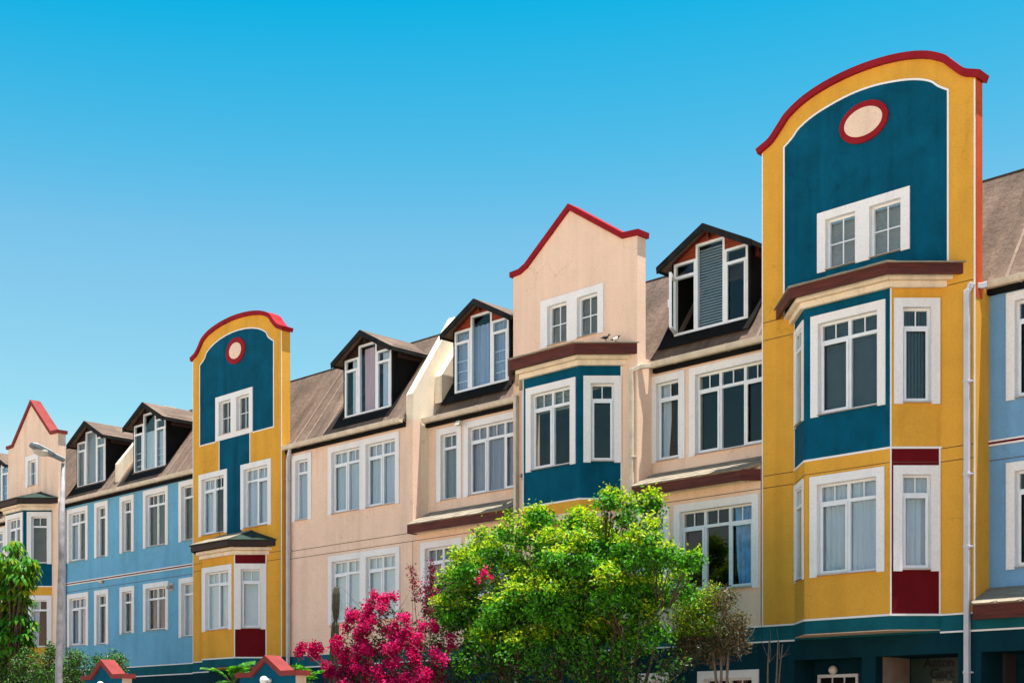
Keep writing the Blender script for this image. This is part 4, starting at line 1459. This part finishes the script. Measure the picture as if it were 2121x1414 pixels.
# ------------------------------------------------------------------ plants
def leaf_cloud(name, parent, pts, mats, size, seed, mi=None, up=.35, aspect=.5, fold=.25, outward=None, kind=None):
    """One mesh of leaf-sized faces, one bent diamond per leaf."""
    g = np.random.default_rng(seed)
    n = len(pts)
    nor = g.normal(size=(n, 3)); nor[:, 2] += up * 2
    if outward is not None:
        nor += outward * .8
    nor /= np.linalg.norm(nor, axis=1)[:, None]
    ax = g.normal(size=(n, 3)); ax -= nor * (ax * nor).sum(1)[:, None]
    ax /= np.linalg.norm(ax, axis=1)[:, None]
    sd = np.cross(nor, ax)
    s = (size * g.uniform(.65, 1.3, n))[:, None]
    P = pts - np.array(BASE[parent.name])
    v = np.empty((n, 4, 3))
    v[:, 0] = P - ax * s * .5
    v[:, 1] = P + sd * s * aspect * .5 + nor * s * fold * .5
    v[:, 2] = P + ax * s * .5 - nor * s * fold * .3
    v[:, 3] = P - sd * s * aspect * .5 + nor * s * fold * .5
    f = np.arange(n * 4).reshape(n, 4)
    tri = np.concatenate([f[:, [0, 1, 2]], f[:, [0, 2, 3]]], 1).reshape(-1, 3)
    me = bpy.data.meshes.new(name)
    me.vertices.add(n * 4)
    me.vertices.foreach_set('co', v.reshape(-1))
    me.loops.add(len(tri) * 3)
    me.polygons.add(len(tri))
    me.polygons.foreach_set('loop_start', np.arange(0, len(tri) * 3, 3))
    me.polygons.foreach_set('vertices', tri.reshape(-1))
    for m_ in mats:
        me.materials.append(m_)
    if mi is not None:
        me.polygons.foreach_set('material_index', np.repeat(mi, 2).astype(np.int32))
    me.update()
    me.validate()
    o = bpy.data.objects.new(name, me)
    C.collection.objects.link(o)
    o.parent = parent
    BASE[o.name] = BASE[parent.name]
    return o

def blob_points(blobs, per_m3, seed, clump=.11, leaves=28, shell=.55, flat=1.0, ydepth=1.0, yj=.0):
    """Leaf positions in clumps spread through a set of balls, denser towards the outside; also the clump centres and outward directions."""
    g = np.random.default_rng(seed)
    pts, out, cen = [], [], []
    for (x, y, z, r) in blobs:
        n = max(4, int(per_m3 * r ** 2.2))
        d = g.normal(size=(n, 3)); d /= np.linalg.norm(d, axis=1)[:, None]
        rad = r * (shell + (1.05 - shell) * g.uniform(0, 1, n) ** .6) * g.choice([1, 1, 1, .6], n)
        c = np.array([x, y, z]) + d * rad[:, None] * np.array([1, ydepth, flat])
        for ci, di in zip(c, d):
            k_ = int(leaves * g.uniform(.6, 1.3))
            p = ci + g.normal(size=(k_, 3)) * clump * np.array([1, 1, .8])
            pts.append(p)
            out.append(np.repeat(di[None], k_, 0) + (p - ci) / clump * .5)
        cen.append(c)
    return np.concatenate(pts), np.concatenate(out), np.concatenate(cen)

def limbs(mb, base, targets, r0, seed, wob=.12, rt=.006, lift=.45, mi=0):
    rr = random.Random(seed)
    b = Vector(base)
    for t in targets:
        t = Vector(t)
        mid = b.lerp(t, .5) + Vector((rr.uniform(-wob, wob), rr.uniform(-wob, wob), 0))
        mid.z = b.z + (t.z - b.z) * lift
        pts = []
        for i in range(8):
            q = i / 7
            p = b * (1 - q) ** 2 + mid * 2 * q * (1 - q) + t * q * q
            pts.append(p + Vector((rr.uniform(-1, 1), rr.uniform(-1, 1), rr.uniform(-1, 1))) * wob * .12 * (1 if 0 < i < 7 else 0))
        mb.tube(pts, [r0 + (rt - r0) * (i / 7) for i in range(8)], 6, mi)

BARK = plain('brown_bark', (.085, .058, .04), .9, .35, 8, .4)
GREYTWIG = plain('grey_dry_twig', (.17, .13, .10), .9, .3, 8, .3)
LEAFG = leaf_mat('glossy_green_leaf', (.085, .33, .010), .46)
LEAFY = leaf_mat('young_yellow_green_leaf', (.40, .52, .012), .50)
LEAFD = leaf_mat('dark_green_leaf', (.018, .065, .012), .25)
LEAFO = leaf_mat('olive_leaf', (.075, .095, .035), .3, .45)
LEAFB = leaf_mat('dry_brown_leaf', (.13, .075, .04), .3, .7, .2)
BRACT = leaf_mat('magenta_bract', (.62, .008, .15), .40, .6, .2, .25)
BRACT2 = leaf_mat('deep_magenta_bract', (.36, .003, .075), .35, .6, .2, .3)
BRACT3 = leaf_mat('pale_magenta_bract', (.72, .035, .26), .45, .6, .2, .2)
REDLEAF = leaf_mat('dark_red_leaf', (.12, .018, .02), .35, .5)

# the big green tree
h = thing('tree', 'bushy bright green tree in front of the peach houses, taller than every other plant', 'tree', (-17.7, -3.0, 0))
tb = [(-19.80, 5.10, .58), (-18.88, 5.37, .52), (-17.86, 5.09, .64), (-16.83, 5.04, .66), (-16.25, 5.61, .34), (-15.75, 4.89, .54), (-15.04, 4.74, .32), (-20.45, 4.8, .30), (-20.02, 4.33, .72), (-18.68, 4.38, .9), (-17.43, 4.19, .88), (-16.25, 4.24, .74), (-15.42, 4.27, .42), (-20.5, 3.98, .28), (-19.48, 3.48, .74), (-18.04, 3.32, .8), (-16.71, 3.26, .68), (-15.8, 3.48, .46), (-18.17, 5.73, .20), (-16.54, 5.82, .22), (-18.75, 5.72, .18), (-17.67, 5.61, .2), (-14.70, 4.62, .16), (-15.93, 5.76, .2)]
rr = random.Random(11)
blobs = []
for u, z, r in tb:
    r *= .88
    blobs.append((u, -3.0 + rr.uniform(-.35, .35), z, r))
    if r > .5:
        blobs.append((u + rr.uniform(-.3, .3), -3.0 - rr.uniform(.5, .9), z - rr.uniform(.15, .4), r * .72))
        blobs.append((u + rr.uniform(-.3, .3), -3.0 + rr.uniform(.5, .9), z - rr.uniform(0, .3), r * .72))
pts, out, cen = blob_points(blobs, 62, 3, .105, 185, .45)
# sparse towards the bottom, so the dark undergrowth gives the low shade
g = np.random.default_rng(5)
keep = g.uniform(0, 1, len(pts)) < np.clip((pts[:, 2] - 2.5) / 1.3, .12, 1)
pts, out = pts[keep], out[keep]
young = (out[:, 2] > .30) & (g.uniform(0, 1, len(pts)) < .62) & (pts[:, 2] > 3.3)
mi = np.where(young, 1, np.where(g.uniform(0, 1, len(pts)) < .25, 2, 0))
m = MB()
limbs(m, (-17.7, -3.0, 0), [(-17.9, -3.1, 3.6), (-16.6, -2.8, 3.8), (-18.9, -3.2, 3.8)], .10, 3, .3, .03)
limbs(m, (-18.6, -2.9, 0), [(-19.6, -3, 3.9), (-18.8, -3.4, 3.9)], .07, 4, .3, .02)
limbs(m, (-16.4, -3.1, 0), [(-16.2, -3.2, 3.6), (-15.6, -2.9, 3.5), (-16.9, -3.4, 3.7)], .06, 5, .3, .02)
rc = random.Random(2)
for (u, y, z, r) in blobs:
    src = (u * .8 + -17.7 * .2, -3, max(1.8, z - .8))
    limbs(m, src, [(u, y, z)] + [(u + rc.uniform(-1, 1) * r, y + rc.uniform(-1, 1) * r, z + rc.uniform(-.5, .9) * r) for _ in range(3)], .014, int(abs(u) * 50), .15, .004)
m.build('trunk', BARK, h)
leaf_cloud('crown', h, pts, [LEAFG, LEAFY, LEAFD], .080, 1, mi, .40, .55, .25, out * .5)

# bougainvillea
h = thing('bougainvillea', 'magenta flowering bougainvillea between the cactus and the big green tree', 'shrub', (-21.4, -4.1, 0))
bb = [(-21.85, 4.27, .24), (-22.3, 4.10, .28), (-21.35, 3.98, .36), (-22.55, 3.80, .26), (-20.75, 3.68, .36), (-21.7, 3.60, .46), (-20.2, 3.36, .36), (-22.65, 3.46, .30), (-20.85, 3.20, .44), (-21.9, 3.05, .44), (-19.95, 2.86, .34), (-20.5, 2.74, .36), (-21.3, 2.72, .40), (-22.6, 2.85, .36), (-24.2, 3.33, .15), (-23.9, 3.35, .12), (-23.2, 3.42, .13), (-23.45, 2.95, .12), (-22.9, 3.15, .2), (-20.3, 2.45, .3), (-22.4, 2.5, .4), (-21.2, 2.3, .4)]
gb = np.random.default_rng(8)
heads = []
for u, z, r in bb:
    n = max(4, int(66 * r * r))
    for _ in range(n):
        d = gb.normal(size=3); d[1] = -abs(d[1]) if gb.uniform() < .7 else d[1]; d /= np.linalg.norm(d)
        heads.append((u + d[0] * r, -4.2 + d[1] * r * 1.1, z + d[2] * r))
heads = np.array(heads)
pts = np.concatenate([c + gb.normal(size=(150, 3)) * .056 for c in heads])
out = np.concatenate([np.tile((c - np.array([-21.4, -3.9, 3.0])) / 1.2, (150, 1)) for c in heads])
lv, lo, _ = blob_points([(u, -4.15, z - .05, r * .95) for u, z, r in bb if u > -23], 130, 9, .09, 22, .4)
m = MB()
limbs(m, (-21.4, -4.1, 0), [(u, -4.2, z) for u, z, r in bb if u > -23], .035, 5, .4, .006)
limbs(m, (-22.6, -4.2, 2.8), [(-24.2, -4.2, 3.33), (-23.45, -4.2, 2.95), (-23.2, -4.2, 3.42), (-23.7, -4.3, 3.15)], .014, 6, .15, .004)
rc = random.Random(4)
for _ in range(26):
    u, z, r = rc.choice(bb)
    limbs(m, (u, -4.2, z), [(u + rc.uniform(-.5, .5), -4.3 + rc.uniform(-.6, .2), z + rc.uniform(.05, .55))], .007, rc.randint(0, 999), .1, .002, mi=1)
m.build('stem', [BARK, GREYTWIG], h)
leaf_cloud('blossom', h, pts, [BRACT, BRACT2, BRACT3], .050, 2, gb.choice([0, 1, 2], len(pts), p=[.42, .43, .15]), .3, .8, .35, out)
leaf_cloud('foliage', h, lv, [LEAFD, REDLEAF, LEAFO], .07, 3, gb.choice([0, 1, 2], len(lv), p=[.5, .25, .25]), .3, .6, .2, lo * .3)

# a second, dark red one behind, its shoots above the first
h = thing('bougainvillea', 'sparse dark red bougainvillea shoots rising beside the big green tree', 'shrub', (-21.35, -3.1, 0))
m = MB()
sh = [(-21.45, -3.1, 5.14), (-22.05, -3.15, 5.06), (-21.2, -3.0, 4.75), (-21.65, -3.1, 4.62)]
limbs(m, (-21.35, -3.1, 0), sh, .02, 7, .2, .004)
m.build('stem', BARK, h)
gp = np.random.default_rng(12)
P = []
for t in sh:
    for q in np.linspace(.72, 1, 26):
        b0 = np.array([-21.35, -3.1, 2.6]); t_ = np.array(t)
        P.append(b0 + (t_ - b0) * q + gp.normal(size=(9, 3)) * .055)
P.append(np.array([-21.36, -3.15, 4.42]) + gp.normal(size=(500, 3)) * np.array([.13, .12, .22]))
P.append(np.array([-21.3, -3.15, 4.05]) + gp.normal(size=(500, 3)) * np.array([.18, .15, .2]))
P = np.concatenate(P)
leaf_cloud('foliage', h, P, [REDLEAF, BRACT, LEAFB], .055, 4, gp.choice([0, 1, 2], len(P), p=[.66, .20, .14]), .3, .6)

# cactus
h = thing('cactus', 'tall ribbed columnar cactus with a narrow waist beside the bougainvillea', 'cactus', (-24.85, -3.0, 0))
def cactus_part(pts, rads, m):
    n = 10
    i = len(m.v)
    for (x, z), r in zip(pts, rads):
        for q in range(n * 2):
            an = math.pi * q / n
            rr_ = r * (1.0 if q % 2 == 0 else .78)
            m.v.append((x + rr_ * math.cos(an), -3.0 + rr_ * math.sin(an), z))
    k2 = n * 2
    for j in range(len(pts) - 1):
        for q in range(k2):
            m.f.append((i + j * k2 + q, i + j * k2 + (q + 1) % k2, i + (j + 1) * k2 + (q + 1) % k2, i + (j + 1) * k2 + q)); m.mi.append(0); m.sm.append(False)
    for j in (0, len(pts) - 1):
        m.f.append(tuple(i + j * k2 + q for q in range(k2))); m.mi.append(0); m.sm.append(False)
CACT = plain('weathered_cactus_skin', (.075, .065, .038), .85, .4, 7, .4)
m = MB()
cactus_part([(-24.90, 0), (-24.88, 1.5), (-24.86, 2.7), (-24.83, 3.4), (-24.79, 4.02), (-24.785, 4.08), (-24.78, 4.12), (-24.775, 4.2), (-24.77, 4.4), (-24.76, 4.7), (-24.755, 4.84), (-24.75, 4.89)], [.11, .11, .11, .105, .09, .06, .04, .065, .088, .085, .06, .015], m)
m.build('stem', CACT, h)
gs = np.random.default_rng(3)
zz = gs.uniform(2.2, 4.9, 900); an = gs.integers(0, 10, 900) * math.pi / 5
rad = np.where(zz > 4.12, .088, .108)
sp = np.stack([-24.80 + (zz - 4) * .05 + rad * np.cos(an), -3.0 + rad * np.sin(an), zz], 1)
leaf_cloud('spines', h, sp, [GREYTWIG], .05, 6, None, 0, .08, 0)

# half-dry shrub
h = thing('dry_shrub', 'half dry twiggy shrub between the big green tree and the large tower house', 'shrub', (-14.9, -2.0, 0))
db = [(-15.33, 4.03, .28), (-14.85, 3.98, .30), (-14.62, 3.58, .22), (-15.17, 3.59, .36), (-15.5, 3.34, .28), (-14.85, 3.23, .30), (-14.55, 3.28, .22), (-15.77, 3.8, .30), (-15.1, 4.20, .14), (-15.65, 3.5, .36), (-15.4, 3.85, .32), (-14.5, 3.5, .2), (-15.75, 3.1, .3), (-15.15, 3.1, .3)]
m = MB()
limbs(m, (-14.95, -2.0, 0), [(-14.9, -2, 3.3), (-14.75, -2, 3.2), (-15.1, -2, 3.4)], .045, 8, .12, .02)
rc = random.Random(9)
for u, z, r in db:
    for _ in range(14):
        limbs(m, (u, -2 + rc.uniform(-.1, .1), z - rc.uniform(.1, .4)), [(u + rc.uniform(-1, 1) * r * 1.1, -2 + rc.uniform(-1, 1) * r, z + rc.uniform(-1, 1) * r * 1.1)], .008, rc.randint(0, 9999), .12, .002)
m.build('twigs', GREYTWIG, h)
pts, out, cen = blob_points([(u, -2, z, r) for u, z, r in db], 900, 21, .065, 20, .25)
g = np.random.default_rng(22)
gr = (pts[:, 0] < -14.95) & (pts[:, 2] > 3.35) & (g.uniform(0, 1, len(pts)) < .7)
leaf_cloud('foliage', h, pts, [LEAFO, LEAFB, LEAFG, LEAFY], .048, 7, np.where(gr, g.choice([2, 3], len(pts)), g.choice([0, 1], len(pts), p=[.6, .4])), .3, .55, .2, out * .4)

# bare sapling
h = thing('sapling', 'bare leafless sapling with three thin stems in front of the dark teal wall', 'sapling', (-14.55, -1.0, 0))
m = MB()
limbs(m, (-14.60, -1.0, 0), [(-14.58, -1, 3.30), (-14.36, -1.05, 3.28), (-14.33, -.95, 3.22)], .030, 4, .10, .012, .5)
limbs(m, (-14.58, -1.0, 2.9), [(-14.72, -1.1, 3.35), (-14.45, -.9, 3.1), (-14.5, -1.1, 3.5)], .008, 5, .06, .002)
limbs(m, (-14.36, -1.0, 2.95), [(-14.15, -1.0, 3.2), (-14.42, -1, 3.5), (-14.2, -.9, 3.05)], .007, 6, .06, .002)
m.build('stem', GREYTWIG, h)

# umbrella tree by the street lamp
h = thing('umbrella_tree', 'glossy umbrella tree with drooping leaf fans behind the street lamp', 'tree', (-36.6, -5.0, 0))
g = np.random.default_rng(31)
hubs = []
for (u, z, r) in [(-36.65, 6.45, .42), (-35.95, 6.15, .32), (-36.95, 5.9, .5), (-36.0, 5.65, .33), (-36.65, 5.2, .5), (-35.95, 5.9, .28), (-36.95, 4.6, .55), (-36.05, 4.5, .34), (-36.4, 4.1, .42), (-37.6, 5.4, .7), (-37.5, 4.3, .7)]:
    for _ in range(max(8, int(120 * r * r))):
        d = g.normal(size=3); d /= np.linalg.norm(d)
        hubs.append(np.array([u, -5, z]) + d * r)
m = MB()
limbs(m, (-36.9, -5, 0), [tuple(x) for x in hubs[::3]], .06, 3, .2, .008)
m.build('trunk', BARK, h)
V, F, MI = [], [], []
for c in hubs:
    nl = int(g.integers(7, 10))
    a0 = g.uniform(0, 6.28)
    yl = 1 if (g.uniform() < .4 and c[2] > 4.9) else 0
    for q in range(nl):
        an = a0 + 2 * math.pi * q / nl
        L_ = g.uniform(.20, .32)
        d = np.array([math.cos(an), math.sin(an), 0.0]); s = np.array([-d[1], d[0], 0.0])
        i = len(V)
        for t, dz, wd in ((.12, .0, .012), (.4, .0, .04), (.75, -.10, .045), (1.0, -.22, .006)):
            p = c + d * L_ * t * (1 if t < .8 else .93) + np.array([0, 0, dz * L_ * 3.2])
            V += [tuple(p - s * wd), tuple(p + s * wd)]
        for j in range(3):
            F.append((i + 2 * j, i + 2 * j + 1, i + 2 * j + 3, i + 2 * j + 2)); MI.append(yl if g.uniform() < .9 else 1 - yl)
mm = MB(); mm.v = V; mm.f = F; mm.mi = MI; mm.sm = [False] * len(F)
mm.build('crown', [leaf_mat('umbrella_leaf', (.05, .20, .010), .40, .3), leaf_mat('pale_umbrella_leaf', (.24, .34, .012), .5, .3)], h, fix=False)

# low garden shrubs
def shrub(name, label, base, blobs, seed, size, mats, probs, per=90, group=None, leaves=18):
    h = thing(name, label, 'shrub', base, group)
    m = MB()
    limbs(m, base, [b[:3] for b in blobs], .022, seed, .15, .004)
    rc = random.Random(seed)
    for b in blobs:
        limbs(m, (b[0], b[1], b[2] - b[3]), [(b[0] + rc.uniform(-1, 1) * b[3], b[1] + rc.uniform(-1, 1) * b[3], b[2] + rc.uniform(-.5, 1) * b[3]) for _ in range(6)], .008, rc.randint(0, 999), .1, .002)
    m.build('stem', BARK, h)
    pts, out, cen = blob_points(blobs, per, seed, .075, leaves, .45)
    g = np.random.default_rng(seed)
    leaf_cloud('foliage', h, pts, mats, size, seed, g.choice(len(mats), len(pts), p=probs), .3, .55, .2, out * .4)
    return h
B = [(-36.65, -5, 3.41, .4), (-35.51, -5, 3.45, .42), (-34.41, -5, 3.47, .33), (-34.27, -5, 3.75, .2), (-34.95, -5, 3.1, .38), (-36.3, -5, 3.0, .4), (-35.5, -5.2, 2.9, .4), (-34.3, -5, 2.95, .4)]
shrub('shrub', 'small-leaved olive shrub below the umbrella tree, touching the street lamp pole', (-35.4, -5, 0), B, 41, .065, [LEAFD, LEAFO, LEAFG], [.45, .35, .2], 620)
B = [(-33.15, -4.9, 3.33, .33), (-33.28, -4.9, 3.62, .17), (-33.62, -5, 3.1, .36), (-33.0, -4.9, 2.9, .38), (-32.95, -4.9, 3.5, .14)]
shrub('shrub', 'small-leaved olive shrub in front of the blue wall, between lamp pole and gateway', (-33.3, -4.9, 0), B, 42, .065, [LEAFD, LEAFO, LEAFG], [.4, .4, .2], 640)
B = [(-32.66, -4.5, 3.42, .20), (-31.92, -4.5, 3.46, .20), (-31.56, -4.5, 3.40, .17), (-32.16, -4.5, 3.22, .27), (-32.91, -4.5, 3.24, .15), (-31.7, -4.5, 3.1, .2)]
shrub('shrub', 'small dark shrub peeping over the smaller gateway by the blue house', (-32.1, -4.5, 0), B, 43, .06, [LEAFD, LEAFO, LEAFG], [.4, .25, .35], 760)
B = [(-20.3, -3.2, 3.0, .55), (-19.0, -3.4, 2.8, .6), (-17.5, -3.4, 2.7, .6), (-16.2, -3.2, 2.75, .5), (-15.4, -2.9, 2.8, .36), (-19.6, -3.4, 2.3, .6), (-18.2, -3.5, 2.2, .6), (-16.8, -3.4, 2.2, .55)]
shrub('undergrowth_shrub', 'dark sparse shrub with brown twigs under the big green tree', (-18.0, -3.3, 0), B, 44, .075, [LEAFD, LEAFB, LEAFG], [.7, .14, .16], 190, leaves=20)  # mostly dark leaves: the shade beneath the tree put into leaf colour
# a few magenta blossoms caught in the tree
h = thing('blossom_spray', 'small magenta blossom spray caught in the big green tree', 'flowers', (-18.75, -4.05, 4.55))
g = np.random.default_rng(77)
m = MB(); m.tube([(-18.75, -4.0, 4.1), (-18.74, -4.1, 4.4), (-18.75, -4.15, 4.6)], [.008, .006, .003], 6); m.build('stem', BARK, h)
leaf_cloud('blossom', h, np.concatenate([np.array([-18.75, -4.18, 4.60]) + g.normal(size=(45, 3)) * .05, np.array([-18.95, -4.15, 4.48]) + g.normal(size=(16, 3)) * .03, np.array([-18.58, -4.15, 4.5]) + g.normal(size=(14, 3)) * .03]), [BRACT], .06, 8, None, .3, .8, .35)

# split-leaf plants behind the larger gateway
FROND = leaf_mat('split_leaf_green', (.035, .14, .015), .35, .4)
def split_leaf_plant(label, base, fronds, seed):
    h = thing('split_leaf_plant', label, 'plant', base, 'split-leaf plants at the gateway')
    rr = random.Random(seed)
    m = MB(); L = MB()
    for (az, el, ln) in fronds:
        b = Vector(base) + Vector((0, 0, 2.25))
        d = Vector((math.cos(az) * math.cos(el), math.sin(az) * math.cos(el), math.sin(el)))
        pts = []
        p = b.copy(); dd = d.copy()
        for i in range(9):
            pts.append(p.copy())
            dd = (dd + Vector((0, 0, -.16))).normalized()
            p = p + dd * ln / 9
        m.tube([Vector((base[0] + rr.uniform(-.05, .05), base[1], 0))] + pts, [.02] + [.012 - .001 * i for i in range(9)], 6)
        for i in range(3, 9):
            t = (pts[i] - pts[i - 1]).normalized()
            s = t.cross(Vector((0, 0, 1))).normalized()
            u_ = s.cross(t)
            w = .22 * math.sin(math.pi * min(1, (i - 2.2) / 6.6)) + .06
            for sg in (-1, 1):
                a = pts[i]
                tip = a + s * sg * w + t * w * .55 - u_ * w * .25
                md = (a + tip) / 2 + u_ * .03
                q = t * .036
                L.face([a - q, md - q * 1.1, md + q * 1.1, a + q], 0 if rr.random() < .75 else 1)
                L.face([md - q * 1.1, tip, md + q * 1.1], 0 if rr.random() < .75 else 1)
        tip = pts[-1]
        t = (pts[-1] - pts[-2]).normalized(); s = t.cross(Vector((0, 0, 1))).normalized()
        L.face([tip - s * .03, tip + t * .16, tip + s * .03], 1)
    m.build('stem', LEAFO, h)
    L.build('foliage', [FROND, LEAFG], h, fix=False)
fr_ = random.Random(5)
split_leaf_plant('split-leaf plant arching over the gap before the larger gateway', (-26.05, -4.9, .40), [(fr_.uniform(0, 6.28), fr_.uniform(.5, 1.3), fr_.uniform(.55, .9)) for _ in range(13)], 3)
split_leaf_plant('split-leaf plant showing behind the sloping coping of the larger gateway', (-23.80, -4.9, .14), [(fr_.uniform(0, 6.28), fr_.uniform(.6, 1.35), fr_.uniform(.7, 1.0)) for _ in range(16)], 4)
